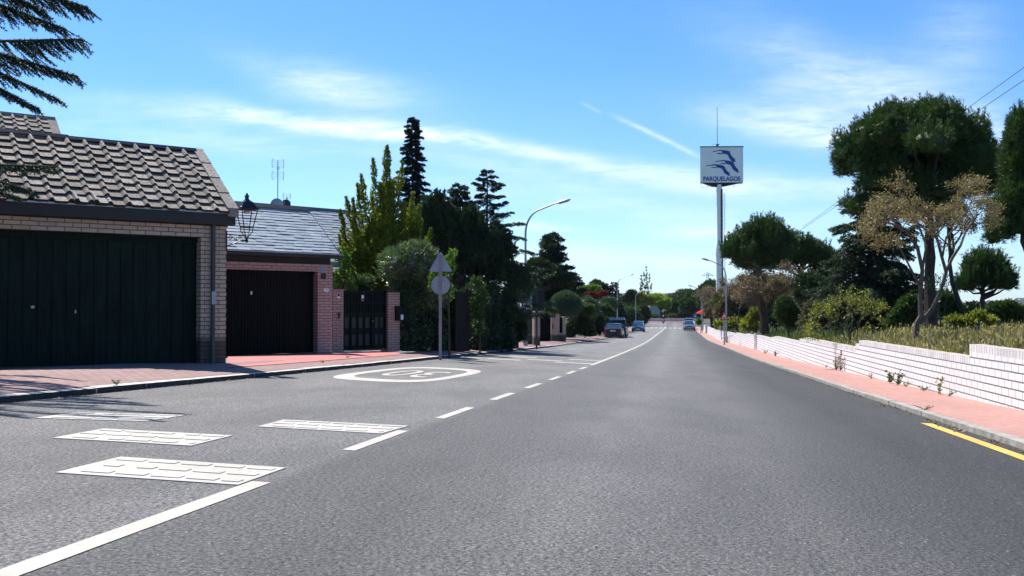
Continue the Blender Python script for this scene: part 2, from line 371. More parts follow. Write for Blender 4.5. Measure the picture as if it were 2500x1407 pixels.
def build_mats():
    MT['asphalt'] = asphaltmat()
    MT['white'] = paintmat('road_paint', (.43, .40, .345), (.35, .325, .275))
    MT['yellow'] = paintmat('yellow_paint', (.66, .40, .07), (.56, .33, .06))
    MT['pave_r'] = brickmat('pink_pavers', (.50, .275, .225), (.44, .235, .19), (.30, .15, .12), .22, .075, .006, 'uv', dirt=.1, bmp=.4, off=.5)
    MT['pave_l'] = brickmat('dusky_pavers', (.36, .225, .205), (.29, .175, .16), (.10, .065, .06), .22, .10, .008, 'uv', dirt=.15, bmp=.45)
    MT['pave_red'] = brickmat('red_apron', (.58, .20, .18), (.50, .165, .15), (.40, .14, .12), .4, .2, .006, 'uv', dirt=.12, bmp=.3)
    MT['edge'] = plain('tile_edge_shade', (.045, .038, .032), (.02, .017, .015), 12, .9)  # course front edges coloured dark as the shadowed gap under each tile
    MT['kerb_r'] = plain('kerb_weathered', (.36, .335, .29), (.20, .185, .16), 7, .85, bmp=.5, det=9)
    MT['kerbshade'] = plain('kerb_face_shade', (.05, .045, .04), (.02, .018, .016), 9, .9, bmp=.4)  # left kerb's road side, its shadow painted in as a near-black colour
    MT['kerb'] = plain('kerb_granite', (.60, .565, .50), (.36, .335, .29), 7, .8, bmp=.5, det=9)
    MT['brick1'] = brickmat('sand_brick', (.64, .455, .34), (.54, .375, .275), (.035, .025, .022), .245, .0715, .0075, stain=(.32, (.03, .025, .02)), dirt=.05)
    MT['brick2'] = brickmat('pink_brick', (.62, .37, .31), (.52, .30, .25), (.05, .028, .025), .245, .0715, .007, dirt=.05)
    MT['wallw'] = brickmat('white_blocks', (.87, .84, .83), (.83, .79, .785), (.07, .05, .045), .42, .122, .012, 'uv', bmp=.6, dirt=.02, spec=.2)
    MT['wallt'] = brickmat('white_soldiers', (.82, .79, .77), (.68, .65, .62), (.09, .07, .06), .1875, 1.0, .012, 'uv', bmp=.5, dirt=.25, off=0, spec=.2)
    MT['wallc'] = plain('wall_top', (.50, .46, .40), (.30, .26, .20), 6, .9, bmp=.4)
    MT['wood'] = plain('dark_timber', (.030, .019, .016), (.014, .010, .009), 14, .6, bmp=.3, streak=(1, 6, 12))
    MT['green'] = plain('green_steel', (.006, .016, .011), (.0025, .007, .005), 2.5, .6, spec=.15, streak=(6, 6, .8))  # lighter vertical streaks colour a faint sheen into the door panels
    MT['brown'] = plain('brown_steel', (.007, .0048, .0048), (.0045, .0032, .0032), 2.5, .6, spec=.12, streak=(6, 6, .8))
    MT['gate'] = plain('gate_steel', (.006, .011, .0095), (.0035, .0065, .006), 5, .6, spec=.15)
    MT['gatep'] = plain('gate_panel', (.022, .025, .018), (.012, .017, .014), 4, .6)
    MT['dark'] = plain('black_void', (.006, .005, .005), (.004, .004, .004), 5, .9, spec=.1)
    MT['pipe'] = plain('grey_pipe', (.06, .055, .06), (.03, .028, .03), 7, .5, streak=(1, 1, .3))
    MT['steel'] = plain('galvanised', (.42, .43, .45), (.33, .34, .36), 5, .42, .6, streak=(1, 1, .3))
    MT['signback'] = plain('sign_back', (.36, .38, .43), (.29, .31, .35), 4, .5, .25)
    MT['post'] = plain('worn_post', (.34, .30, .31), (.24, .20, .20), 6, .6, .2, streak=(1, 1, .3))
    MT['black'] = plain('black_iron', (.012, .013, .014), (.007, .007, .008), 9, .4)
    MT['navy'] = plain('dark_board', (.012, .018, .026), (.008, .012, .018), 6, .5)
    MT['mortar'] = plain('ridge_metal', (.025, .027, .04), (.015, .016, .022), 4, .22, .6)
    MT['slate'] = slatemat()
    MT['tile'] = tilemat()
    MT['trunk'] = plain('bark', (.075, .052, .040), (.030, .021, .017), 11, .9, bmp=1, streak=(1, 1, .3))
    MT['trunkp'] = plain('pine_bark', (.085, .046, .032), (.030, .017, .014), 9, .9, bmp=1, streak=(1, 1, .35))
    MT['twig'] = plain('pale_bark', (.15, .115, .09), (.075, .055, .045), 14, .9, bmp=.6)
    MT['panel'] = plain('sign_panel', (.92, .90, .84), (.84, .82, .77), 1.2, .5, streak=(1, 1, .4))
    MT['blue'] = plain('sign_blue', (.012, .045, .30), (.01, .035, .25), 3, .5)
    MT['red'] = plain('sign_red', (.42, .012, .012), (.36, .01, .01), 3, .85, spec=.2)
    MT['wht'] = plain('white_enamel', (.78, .78, .78), (.70, .70, .70), 3, .4)
    MT['blk'] = plain('sign_black', (.01, .01, .01), (.015, .015, .015), 3, .5)
    MT['sblue'] = plain('road_sign_blue', (.01, .10, .50), (.01, .08, .42), 3, .4)
    MT['tyre'] = plain('tyre', (.015, .015, .015), (.01, .01, .01), 9, .8)
    MT['rim'] = plain('alloy', (.45, .46, .48), (.35, .36, .38), 9, .3, .8)
    MT['glass'] = glassmat('car_glass', (.02, .035, .045))
    MT['lgl'] = glassmat('lamp_glass', (.55, .50, .46), .3)
    MT['plaster'] = plain('beige_render', (.52, .46, .34), (.46, .40, .30), 3, .9)
    MT['bldg'] = plain('grey_cladding', (.30, .38, .38), (.26, .33, .34), 1, .7)
    MT['brush'] = plain('heather_screen', (.045, .035, .03), (.02, .016, .014), 30, .95, bmp=1, streak=(3, 3, .3))
    # leaves
    MT['pine'] = leafmat('pine_needles', (.018, .042, .012), (.046, .088, .022), (.11, .155, .042), .24)
    MT['pined'] = leafmat('dark_needles', (.014, .030, .014), (.034, .060, .026), (.065, .095, .042), .22)
    MT['fir'] = leafmat('fir_needles', (.008, .016, .014), (.018, .032, .028), (.034, .052, .044), .12)
    MT['cedar'] = leafmat('cedar_needles', (.016, .033, .020), (.038, .066, .040), (.08, .115, .062), .22)
    MT['gold'] = leafmat('golden_sprays', (.05, .08, .010), (.17, .195, .02), (.46, .44, .045), .38)
    MT['olean'] = leafmat('oleander_leaves', (.05, .08, .035), (.10, .14, .06), (.26, .31, .16), .25, .3, .7)
    MT['hedge'] = leafmat('hedge_leaves', (.012, .024, .008), (.026, .048, .014), (.05, .085, .025), .25)
    MT['bright'] = leafmat('bright_leaves', (.05, .10, .018), (.12, .20, .03), (.20, .30, .05), .4)
    MT['lime'] = leafmat('lime_leaves', (.14, .20, .02), (.25, .33, .035), (.36, .42, .06), .4)
    MT['grn'] = leafmat('green_leaves', (.03, .06, .018), (.065, .11, .03), (.11, .17, .05), .3)
    MT['sage'] = leafmat('sage_leaves', (.05, .085, .055), (.085, .13, .085), (.13, .18, .12), .2)
    MT['olive'] = leafmat('olive_leaves', (.07, .07, .045), (.13, .12, .075), (.20, .18, .12), .2)
    MT['khaki'] = leafmat('khaki_buds', (.15, .105, .06), (.28, .205, .11), (.44, .36, .17), .3)
    MT['brownl'] = leafmat('brown_buds', (.12, .085, .060), (.20, .145, .095), (.28, .22, .13), .2)
    MT['ylw'] = leafmat('yellow_green', (.10, .12, .02), (.24, .25, .04), (.40, .38, .08), .35)
    MT['redl'] = leafmat('red_leaves', (.10, .01, .015), (.18, .02, .03), (.26, .04, .05), .25)
    MT['grassg'] = leafmat('green_grass', (.05, .08, .018), (.10, .14, .035), (.20, .23, .08), .4)
    MT['grassd'] = leafmat('dry_grass', (.14, .13, .05), (.36, .27, .15), (.70, .55, .44), .4)
    MT['flower'] = leafmat('yellow_petals', (.6, .42, .02), (.75, .55, .03), None, .3)
    MT['soil'] = soilmat()
    MT['hill'] = hillmat()
    MT['litter'] = leafmat('leaf_litter', (.10, .06, .03), (.20, .12, .06), (.34, .24, .14), 0)
def slatemat():
    m, b, t, _ = newmat('slate'); N, Lk, Mt, Mx, Rmp = t
    ge = N('ShaderNodeNewGeometry'); r = ge.outputs['Random Per Island']
    tc = N('ShaderNodeTexCoord'); n = N('ShaderNodeTexNoise', i_Scale=5, i_Detail=7, i_Roughness=.65); Lk(tc.outputs['Object'], n.inputs['Vector'])
    x = Mt('ADD', Mt('MULTIPLY', r, .5), Mt('MULTIPLY', n.outputs[0], .5))
    Lk(Rmp(x, [(.25, (.235, .275, .30)), (.55, (.30, .345, .37)), (.8, (.38, .42, .44))]), b.inputs['Base Color'])
    b.inputs['Roughness'].default_value = .62; b.inputs['Specular IOR Level'].default_value = .4; bump(t, b, n.outputs[0], .3, .01); return m
def tilemat():
    m, b, t, _ = newmat('concrete_tile'); N, Lk, Mt, Mx, Rmp = t
    ge = N('ShaderNodeNewGeometry'); r = ge.outputs['Random Per Island']; tc = N('ShaderNodeTexCoord')
    def nn(s, d, r_=.65):
        n = N('ShaderNodeTexNoise', i_Scale=s, i_Detail=d, i_Roughness=r_); Lk(tc.outputs['Object'], n.inputs['Vector']); return n.outputs[0]
    a, c, d = nn(3, 6), nn(30, 5, .75), nn(9, 5)
    col = Mx(Rmp(Mt('ADD', Mt('MULTIPLY', r, .4), Mt('MULTIPLY', a, .6)), [(.3, 0), (.7, 1)]), (.235, .20, .165), (.43, .37, .315))
    col = Mx(Rmp(c, [(.44, .85), (.56, 0)]), col, (.13, .115, .095))
    col = Mx(Rmp(c, [(.60, 0), (.68, .8)]), col, (.50, .47, .41))
    col = Mx(Rmp(d, [(.63, 0), (.70, .7)]), col, (.38, .24, .08))
    Lk(col, b.inputs['Base Color']); b.inputs['Roughness'].default_value = .9; b.inputs['Specular IOR Level'].default_value = .2
    bump(t, b, c, .6, .006); return m
def soilmat():
    m, b, t, _ = newmat('soil'); N, Lk, Mt, Mx, Rmp = t
    ge = N('ShaderNodeNewGeometry')
    def nn(s, d):
        n = N('ShaderNodeTexNoise', i_Scale=s, i_Detail=d, i_Roughness=.65); Lk(ge.outputs['Position'], n.inputs['Vector']); return n.outputs[0]
    a, c = nn(.5, 6), nn(6, 6)
    col = Mx(Rmp(a, [(.4, 0), (.6, 1)]), (.035, .05, .015), (.09, .078, .04))
    col = Mx(Rmp(c, [(.4, .6), (.6, 0)]), col, (.04, .035, .02))
    Lk(col, b.inputs['Base Color']); b.inputs['Roughness'].default_value = .95; bump(t, b, c, .8, .05); return m
def hillmat():
    m, b, t, _ = newmat('far_hills'); N, Lk, Mt, Mx, Rmp = t
    ge = N('ShaderNodeNewGeometry')
    def nn(s, d):
        n = N('ShaderNodeTexNoise', i_Scale=s, i_Detail=d, i_Roughness=.7); Lk(ge.outputs['Position'], n.inputs['Vector']); return n.outputs[0]
    col = Mx(Rmp(nn(.02, 8), [(.42, 0), (.6, 1)]), (.020, .040, .018), (.075, .085, .04))
    Lk(col, b.inputs['Base Color']); b.inputs['Roughness'].default_value = 1; b.inputs['Specular IOR Level'].default_value = 0; return m
build_mats()
M_ = MT

# ------------------------------------------------------------------ setting: ground, road, pavements, kerbs, markings
def sheet(name, ss, ts, hf, mat, uvf=None):
    b = MB(); ss = list(ss)
    for i in range(len(ss)-1):
        for j in range(len(ts)-1):
            q = []
            uv = []
            for (a, c) in ((i, j), (i, j+1), (i+1, j+1), (i+1, j)):
                s = ss[a]; t = ts[c](s) if callable(ts[c]) else ts[c]
                x, y = st(s, t); q.append((x, y, hf(x, y, s, t))); uv.append((s, t))
            b.face(q, 0, uv)
    return b.build(name, mat, smooth=True)
def frange(a, b, n): return [a+(b-a)*i/n for i in range(n+1)]
SS = frange(-14, 60, 74)+frange(62, 225, 60)
def kr(s): return 5.61-.5*sstep(60, 95, s)+.15*sstep(95, 120, s)*0
def kl(s): return -4.04-.45*sstep(40, 75, s)+.3*sstep(85, 110, s)
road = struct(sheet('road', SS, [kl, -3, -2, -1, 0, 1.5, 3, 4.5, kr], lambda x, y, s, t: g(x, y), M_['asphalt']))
junction = struct(sheet('junction_road', [178, 190, 200, 210, 221], [-45, -20, -10, -4, -3, 0, 3, 6, 12, 40], lambda x, y, s, t: g(x, y)+.004*(1), M_['asphalt']))
def hl(x, y, s, t): return terr(x, y)+.004
def wl(s): return -6.6-.8*sstep(50, 70, s)+2*sstep(80, 95, s)
struct(sheet('left_pavement', frange(-14, 60, 74)+frange(62, 184, 40), [lambda s: kl(s)-.11, lambda s: kl(s)-.5, lambda s: kl(s)-1.1, lambda s: min(kl(s)-1.4, wl(s))], lambda x, y, s, t: g(x, y)+.07+.06*min(1, (-4.1-(x-xc(y)))/1.2) if x-xc(y) > -5.4 else terr(x, y), M_['pave_l']))
struct(sheet('right_pavement', frange(-14, 60, 74)+frange(62, 176, 38), [lambda s: kr(s)+.13, lambda s: kr(s)+.6, lambda s: 7.06-.8*sstep(60, 95, s)], lambda x, y, s, t: g(x, y)+.07+.05*max(0, min(1, (t-5.7)/1.2)), M_['pave_r']))
def kerb(name, tf, wd, s0, s1, sgn):
    b = MB(); s = s0; rnd = random.Random(4)
    while s < s1:
        L = 1.0 if s < 60 else 3.0; e = min(s+L, s1); j = rnd.uniform(-.006, .006); k = rnd.uniform(-.004, .006)
        for a, c in ((s+.006, e-.006),):
            n = 1
            A = [stu(a, tf(a)+sgn*(0+j)), stu(c, tf(c)+sgn*(0+j)), stu(c, tf(c)+sgn*wd), stu(a, tf(a)+sgn*wd)]
            T = [(p[0], p[1], p[2]+.072+k) for p in A]; T[0] = (T[0][0], T[0][1], T[0][2]-.008); T[1] = (T[1][0], T[1][1], T[1][2]-.008)
            Bm = [(p[0], p[1], p[2]-.1) for p in A]
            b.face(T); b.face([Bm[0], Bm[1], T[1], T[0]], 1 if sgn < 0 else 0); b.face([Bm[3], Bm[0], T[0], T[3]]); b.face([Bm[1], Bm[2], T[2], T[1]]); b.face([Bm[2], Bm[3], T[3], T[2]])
        s = e
    o = b.build(name, [M_['kerb'] if sgn < 0 else M_['kerb_r'], M_['kerbshade']]); return struct(o)
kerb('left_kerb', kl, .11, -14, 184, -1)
kerb('right_kerb', kr, .13, -14, 176, 1)
# red painted apron before the slate-roofed garage
b = MB(); ap = [(575, 893), (700, 886), (830, 880), (940, 872), (975, 864), (840, 861), (700, 868), (556, 874)]
pts = [G(x, y, .125) for x, y in ap]
def inset(p): return (p.x, p.y, terr(p.x, p.y)+.009)
n_ = 10
top = [G(556+(975-556)*i/n_, 895-30*(i/n_)**1.1, .125) for i in range(n_+1)]
bot = [G(556+(975-556)*i/n_, 872-11*i/n_, .125) for i in range(n_+1)]
for i in range(n_):
    q = [top[i], top[i+1], bot[i+1], bot[i]]; mid = [(a+c)/2 for a, c in zip(top, bot)]
    for A, B_ in ((top, mid), (mid, bot)):
        q = [A[i], A[i+1], B_[i+1], B_[i]]; b.face([inset(p) for p in q], 0, [(p.y*.98+p.x*.17, p.x*.98-p.y*.17) for p in q])
struct(b.build('red_apron', M_['pave_red']))
# one wide ground sheet under everything
b = MB()
ys = [-25, -14, -8, -4]+frange(0, 60, 60)+frange(64, 226, 42)+[228, 240, 260, 300, 360, 450, 600, 900, 1500, 3000, 7000]
us = [-4000, -1500, -500, -200, -90, -50, -30, -20, -14, -10, -7, -5.4, -4.25, -4.0, -3, 0, 3, 5.5, 5.75, 6.5, 7.2, 7.32, 8, 9, 11, 13, 16, 20, 28, 40, 60, 90, 140, 300, 700, 1500, 4000]
def gh(u, Y):
    X = xc(Y)+u if Y < 300 else xc(300)+u
    if Y > 300: return X, -3.3-(Y-300)*.004 if Y < 3000 else -14
    d = .05 if (-4.3 < u < 5.8 or Y > 170) else .02
    if 5.74 < u < 7.21: return X, g(X, Y)+.02
    z = terr(X, Y)-d
    if u > 40: z -= min(22, (u-40)*.05*sstep(20, 60, u))
    if u < -60: z -= min(6, (-60-u)*.02)
    return X, z
for i in range(len(ys)-1):
    for j in range(len(us)-1):
        q = []
        for a, c in ((i, j), (i, j+1), (i+1, j+1), (i+1, j)):
            X, z = gh(us[c], ys[a]); q.append((X, ys[a], z))
        b.face(q, 0, [(p[0], p[1]) for p in q])
struct(b.build('ground', M_['soil'], smooth=True))

# road markings: polygons given by their corners along (s) and across (t) the road
def stripe(b, s0, t0, s1, t1, wd, h=.004, n=None):
    n = n or max(1, int(abs(s1-s0)/1.5)); rnd = random.Random(int(s0*77))
    for i in range(n):
        a, c = i/n, (i+1)/n
        sa, sb, ta, tb = s0+(s1-s0)*a, s0+(s1-s0)*c, t0+(t1-t0)*a, t0+(t1-t0)*c
        b.face([stu(sa, ta-wd/2, h), stu(sa, ta+wd/2, h), stu(sb, tb+wd/2, h), stu(sb, tb-wd/2, h)])
def quad(b, pts, h=.004): b.face([(x, y, g(x, y)+h) for x, y in pts])
def tos(p):  # world xy -> s,t
    dx, dy = p[0]+2.4, p[1]; return dx*E1[0]+dy*E1[1], dx*E2[0]+dy*E2[1]
cb = MB()
stripe(cb, -10, .01, 5.5, .01, .115)
stripe(cb, 6.98, 0, 8.4, -.01, .10)
s = 9.63
for k in range(6):
    stripe(cb, s, .0, s+1.45, .0, .10); s += 2.78
stripe(cb, 26.6, .0, 60, -.15, .12); stripe(cb, 60, -.15, 110, -.2, .13); stripe(cb, 110, -.2, 186, .2, .16)
struct(cb.build('centre_line', M_['white']))
# raised warning plates
def plate(name, c, rows, seed):
    b = MB(); w = [G(*p) for p in c]
    zz = lambda p, h: (p[0], p[1], g(p[0], p[1])+h)
    h = .006
    T = [zz(p, h) for p in w]; Bq = [zz(p, -.01) for p in w]; b.face(T)
    for i in range(4): b.face([Bq[i], Bq[(i+1) % 4], T[(i+1) % 4], T[i]])
    rnd = random.Random(seed)
    for r_, (v, offs, cnt) in enumerate(rows):
        for k in range(cnt):
            u0 = offs+k*.195; u1 = u0+.155
            if rnd.random() < .12: u0 += .07
            if u1 > .97: u1 = .97
            def q(u, v):
                A = w[0].lerp(w[3], u); B_ = w[1].lerp(w[2], u); p = A.lerp(B_, v); return p
            dv = .055
            L = [q(u0, v-dv), q(u1, v-dv), q(u1, v+dv), q(u0, v+dv)]
            Tt = [zz(p, h+.0045) for p in L]; Bb = [zz(p, h-.001) for p in L]; b.face(Tt)
            for i in range(4): b.face([Bb[i], Bb[(i+1) % 4], Tt[(i+1) % 4], Tt[i]])
    o = b.build(name, M_['white']); return o
rows = [(.16, .10, 5), (.5, .03, 5), (.84, .05, 5)]
PL = [([(135,1156),(294,1117),(698,1144),(581,1186)], 'nearest raised white warning plate touching the solid centre line'),
      ([(128,1071),(252,1048),(568,1065),(466,1090)], 'middle raised white warning plate of the left diagonal row'),
      ([(85,1022),(187,1008),(453,1015),(359,1030)], 'farthest left raised white warning plate, nearest the left kerb'),
      ([(628,1043),(692,1026),(998,1041),(931,1060)], 'raised white warning plate touching the short centre line dash')]
for i, (c, l) in enumerate(PL): tag(plate('warning_plate', c, rows, i+3), l, 'road plate', 'raised white rumble plates on the left lane')
# staggered thin bands across the left lane
b = MB()
for row, s0 in ((0, 28.35), (1, 27.15), (2, 25.95)):
    pass
for (sa, t0, t1) in ((27.2,-1.15,-.07),(28.3,-2.12,-1.05),(27.2,-3.12,-2.15),(30.4,-1.1,-.1),(30.1,-2.98,-2.1),(27.2,-3.95,-3.3),(25.6,-4.0,-3.4)):
    ea = sa+.5
    b.face([stu(sa, t0, .004), stu(sa, t1, .004), stu(ea, t1, .004), stu(ea, t0, .004)])
struct(b.build('lane_bands', M_['white']))
# speed roundel with 30
def text_polys(body, size):
    cu = bpy.data.curves.new('t', 'FONT'); cu.body = body; cu.size = size; cu.align_x = 'CENTER'; cu.align_y = 'CENTER'; cu.resolution_u = 3
    o = bpy.data.objects.new('t', cu); C.objects.link(o); dg = bpy.context.evaluated_depsgraph_get(); dg.update()
    me = bpy.data.meshes.new_from_object(o.evaluated_get(dg)); V = [tuple(v.co) for v in me.vertices]; Fs = [tuple(p.vertices) for p in me.polygons]
    bpy.data.objects.remove(o); return V, Fs
def offs_text(body, size, bold, sxx=1.0):
    V, Fs = text_polys(body, size); outV, outF = [], []
    for dx, dz in ((0, 0), (bold, 0), (-bold, 0), (0, bold), (0, -bold)) if bold else ((0, 0),):
        i = len(outV); outV += [((x+dx)*sxx, y+dz, len(outV)*0+.00004*abs(dx*40+dz*70)) for x, y, _ in V]; outF += [tuple(i+k for k in f) for f in Fs]
        if False: break
    return outV, outF
b = MB()
def rr(n=48, a=.93, l=2.87, p=3.3):
    o = []
    for k in range(n):
        t = 2*math.pi*k/n; ct, sn = math.cos(t), math.sin(t)
        o.append((math.copysign(abs(sn)**(2/p), sn)*l, math.copysign(abs(ct)**(2/p), ct)*a))
    return o
o1 = rr(); i1 = rr(a=.71, l=2.2, p=3.4)
cs, ct_ = 17.6, -2.5; sk = .0
for k in range(48):
    l = (k+1) % 48
    b.face([stu(cs+o1[k][0], ct_+o1[k][1]+sk*o1[k][0], .004), stu(cs+o1[l][0], ct_+o1[l][1], .004), stu(cs+i1[l][0], ct_+i1[l][1], .004), stu(cs+i1[k][0], ct_+i1[k][1], .004)])
V, Fs = text_polys('30', 1.0)
xs = [v[0] for v in V]; yv = [v[1] for v in V]; cxx, cyy = (min(xs)+max(xs))/2, (min(yv)+max(yv))/2
for f in Fs:
    q = []
    for k in f:
        x, y = V[k][0]-cxx, V[k][1]-cyy
        q.append(stu(cs-y/(max(yv)-min(yv))*2.3, ct_-x/(max(xs)-min(xs))*.92, .004))
    b.face(q)
struct(b.build('speed_roundel', M_['white']))
b = MB(); stripe(b, 7.0-18, 5.36, 12.7, 5.36, .14); struct(b.build('yellow_line', M_['yellow']))
b = MB()
for k in range(8):
    x0 = G(1573+k*12.7, 800.5); s, t = tos(x0)
    t = -3.15+k*.80; b.face([stu(163, t, .008), stu(163, t+.44, .008), stu(168.5, t+.44, .008), stu(168.5, t, .008)])
struct(b.build('zebra_crossing', M_['white']))

# ------------------------------------------------------------------ white block wall on the right
def Yw(px): return 10925/(px-1654.8)
def zw(px, py): return -(py-742)/2300*Yw(px)
segs = [(-12, Yw(2366), -.60, -.656), (Yw(2366), Yw(2097), -.864, -.956), (Yw(2097), Yw(2088), -1.06, -1.062), (Yw(2088), Yw(1962), -1.17, -1.27),
        (Yw(1962), Yw(1951), -1.36, -1.365), (Yw(1951), Yw(1890), -1.476, -1.60), (Yw(1890), Yw(1882), -1.68, -1.69), (Yw(1882), Yw(1846), -1.77, -1.87)]
Y = Yw(1846); 
while Y < 134:
    e = Y+7.5; zt = herm(ZP, Y)-.045*2+.46; zt = g(xc(Y)+7.1, Y)+.93
    segs.append((Y, e, zt, zt-.07)); Y = e
wroot = thing('block_wall', 'long stepped wall of white painted blocks beside the right pavement', 'wall', (0, 0, 0))
body = MB(); cap = MB(); coping = MB()
def wt(Y): return 7.15-.95*sstep(58, 95, Y)
for (a, e, z0, z1) in segs:
    n = max(1, int((e-a)/2))
    for i in range(n):
        ya, yb = a+(e-a)*i/n, a+(e-a)*(i+1)/n; za, zb = z0+(z1-z0)*i/n, z0+(z1-z0)*(i+1)/n
        fa, fb = (xc(ya)+wt(ya), ya), (xc(yb)+wt(yb), yb); th = .21
        ba, bb = (fa[0]+th, fa[1]), (fb[0]+th, fb[1])
        ga, gb = g(*fa)+.02, g(*fb)+.02; k = .118
        ln = lambda z, y: z-(-.864-.0098*(y-15.4))
        for (F0, F1, sgn) in ((fa, fb, 1), (ba, bb, -1)):
            body.face([(*F0, ga), (*F0, za-k), (*F1, zb-k), (*F1, gb)], 0, [(ya*1.5, ln(ga, ya)), (ya*1.5, ln(za-k, ya)), (yb*1.5, ln(zb-k, yb)), (yb*1.5, ln(gb, yb))])
            cap.face([(*F0, za-k), (*F0, za), (*F1, zb), (*F1, zb-k)], 0, [(ya*1.5, .1), (ya*1.5, .22), (yb*1.5, .22), (yb*1.5, .1)])
        coping.face([(*fa, za), (*ba, za), (*bb, zb), (*fb, zb)], 0)
        if i == 0 and a > 0: pass
        if i == 0: body.face([(*fa, ga), (*ba, ga), (*ba, za), (*fa, za)], 0, [(0, 0), (.21, 0), (.21, za-ga), (0, za-ga)])
        if i == n-1: body.face([(*fb, gb), (*fb, zb), (*bb, zb), (*bb, gb)], 0, [(0, 0), (0, zb-gb), (.21, zb-gb), (.21, 0)])
body.build('block_courses', M_['wallw'], wroot); cap.build('soldier_course', M_['wallt'], wroot); coping.build('coping', M_['wallc'], wroot)
Yp = Yw(1846); p = MB(); X0 = xc(Yp)+7.12
p.box(X0-.02, X0+.3, Yp-.2, Yp+.35, g(X0, Yp), -1.80+.02, 0); p.build('pillar', M_['wallc'], wroot)

# ------------------------------------------------------------------ garage with tiled roof
def tiled_roof(name, parent, x0, x1, y0, z0, y1, z1, nrow, pitch, seed, mat=None):
    """interlocking concrete tiles: courses climb from the eave (y0,z0) to the ridge (y1,z1)"""
    b = MB(); rnd = random.Random(seed)
    L = math.hypot(y1-y0, z1-z0); dy, dz = (y1-y0)/L, (z1-z0)/L; ny, nz_ = -dz, dy
    ex = L/nrow
    ncol = int(round((x1-x0)/pitch)); pitch = (x1-x0)/ncol
    prof = [(0, .0), (.06, .034), (.13, .054), (.22, .054), (.29, .032), (.36, .003), (.55, -.003), (.8, -.001), (1.0, 0)]
    for r_ in range(nrow):
        for c in range(ncol):
            jz = rnd.uniform(-.007, .008); jl = rnd.uniform(-.008, .008); tl = rnd.uniform(-.004, .004)
            lo = r_*ex-.035+jl; hi = (r_+1)*ex+.0
            a = []
            for fx, h in prof:
                x = x0+(c+fx)*pitch
                pt = lambda l, hh: (x, y0+dy*l+ny*hh, z0+dz*l+nz_*hh)
                a.append((pt(lo, h+.048+jz+tl*fx), pt(hi, h+.008+jz), pt(lo, h+.004+jz), None))
            i0 = len(b.v)
            for t in a: b.v += [t[0], t[1], t[2]]
            for k in range(len(a)-1):
                i = i0+3*k; b.f += [(i, i+3, i+4, i+1), (i+2, i+5, i+3, i)]; b.m += [0, 1]; b.uv += [None, None]
    me_o = b.build(name, [mat or M_['tile'], M_['edge']], parent, smooth=True); return me_o
rz1 = math.atan2(.6, .8)
h1 = thing('garage', 'brick garage with weathered concrete roof tiles and wide dark green panelled door', 'garage', (-4.93, 16.25, -1.01), rz1)
wall = MB()
wall.box(-.44, 0, 0, .35, -.3, 2.34); wall.box(-6.4, -.44, 0, .35, 2.14, 2.34)
wall.box(-10, -6.4, 0, .35, -.3, 2.34)
wall.box(-.25, -.002, .35, 6.5, -.3, 2.34)
gp = [(.0, 2.34), (6.5, 2.34), (3.3, 4.0), (1.65, 3.72)]
wall.prism([(.02, 2.34), (3.2, 2.34), (1.62, 3.72)], lambda a, c, d: (d, a, c), -.25, -.004)
wall.build('brick_wall', M_['brick1'], h1)
d = MB(); x = -6.4
rnd = random.Random(2)
while x < -.45:
    e = min(x+.205, -.44); d.box(x+.004, e-.006, .22+rnd.uniform(-.002, .002), .25, .02, 2.14); x = e
d.box(-6.4, -.44, .245, .27, .0, 2.14); d.box(-6.4, -.44, .19, .22, 2.04, 2.139)
x = -6.3
while x < -.5: d.box(x-.005, x+.005, .209, .216, .955, .97, 1); x += .205
door = d.build('garage_door', [M_['green'], M_['pipe']], h1)
s_ = MB(); s_.box(-3.01, -2.965, .17, .216, .94, .98); s_.build('door_handle', M_['steel'], door)
s_ = MB(); s_.box(-2.375, -2.355, .2, .216, .86, .91); s_.build('lock', M_['steel'], door)
f = MB(); f.box(-10, .10, -.16, .02, 2.36, 2.565); f.box(-10, .03, .02, .20, 2.33, 2.47); f.box(.0, .06, .02, 3.2, 2.36, 2.50)
f.build('fascia', M_['wood'], h1)
gt = MB(); gt.box(-10, .11, -.185, -.10, 2.548, 2.574); gt.build('gutter', M_['steel'], h1)
roof = tiled_roof('roof', h1, -9.95, -.02, -.17, 2.575, 1.62, 3.83, 9, .28, 5)
bk = MB(); bk.face([(-9.95, 1.62, 3.84), (0, 1.62, 3.84), (0, 3.3, 2.5), (-9.95, 3.3, 2.5)]); bk.face([(-9.95, -.15, 2.57), (-.0, -.15, 2.57), (0, 1.62, 3.82), (-9.95, 1.62, 3.82)])
bk.build('roof_underlay', M_['wallc'], roof)
vg = MB(); L = math.hypot(1.79, 1.255); n = 4
for k in range(n):
    a, c = k/n, (k+1)/n; ya, yb = -.2+1.84*a, -.2+1.84*c+.03; za, zb = 2.60+1.27*a, 2.60+1.27*c+.02
    vg.prism([(ya, za+.05), (yb, zb+.035), (yb, zb-.10), (ya, za-.10)], lambda p, q, d: (d, p, q), -.05, .14)
vg.build('verge_tile', M_['tile'], roof)
rg = MB(); rg.prism([(1.55, 3.86), (1.62, 3.93), (1.75, 3.87), (1.75, 3.84), (1.62, 3.90), (1.56, 3.84)], lambda p, q, d: (d, p, q), -9.9, -2.2); rg.prism([(1.55, 3.85), (1.62, 3.915), (1.75, 3.86), (1.75, 3.83), (1.62, 3.88), (1.56, 3.83)], lambda p, q, d: (d, p, q), -2.25, .0)
rg.build('ridge_flashing', M_['mortar'], roof)
dt = MB(); dt.box(-2.0, -1.44, -.2, -.1, 0, .001)  # replaced dark tile
dk = tiled_roof('dark_tile', roof, -2.50, -1.94, -.185, 2.582, .02, 2.725, 1, .28, 9, plain('new_tile', (.085, .085, .09), (.06, .06, .065), 9, .7))
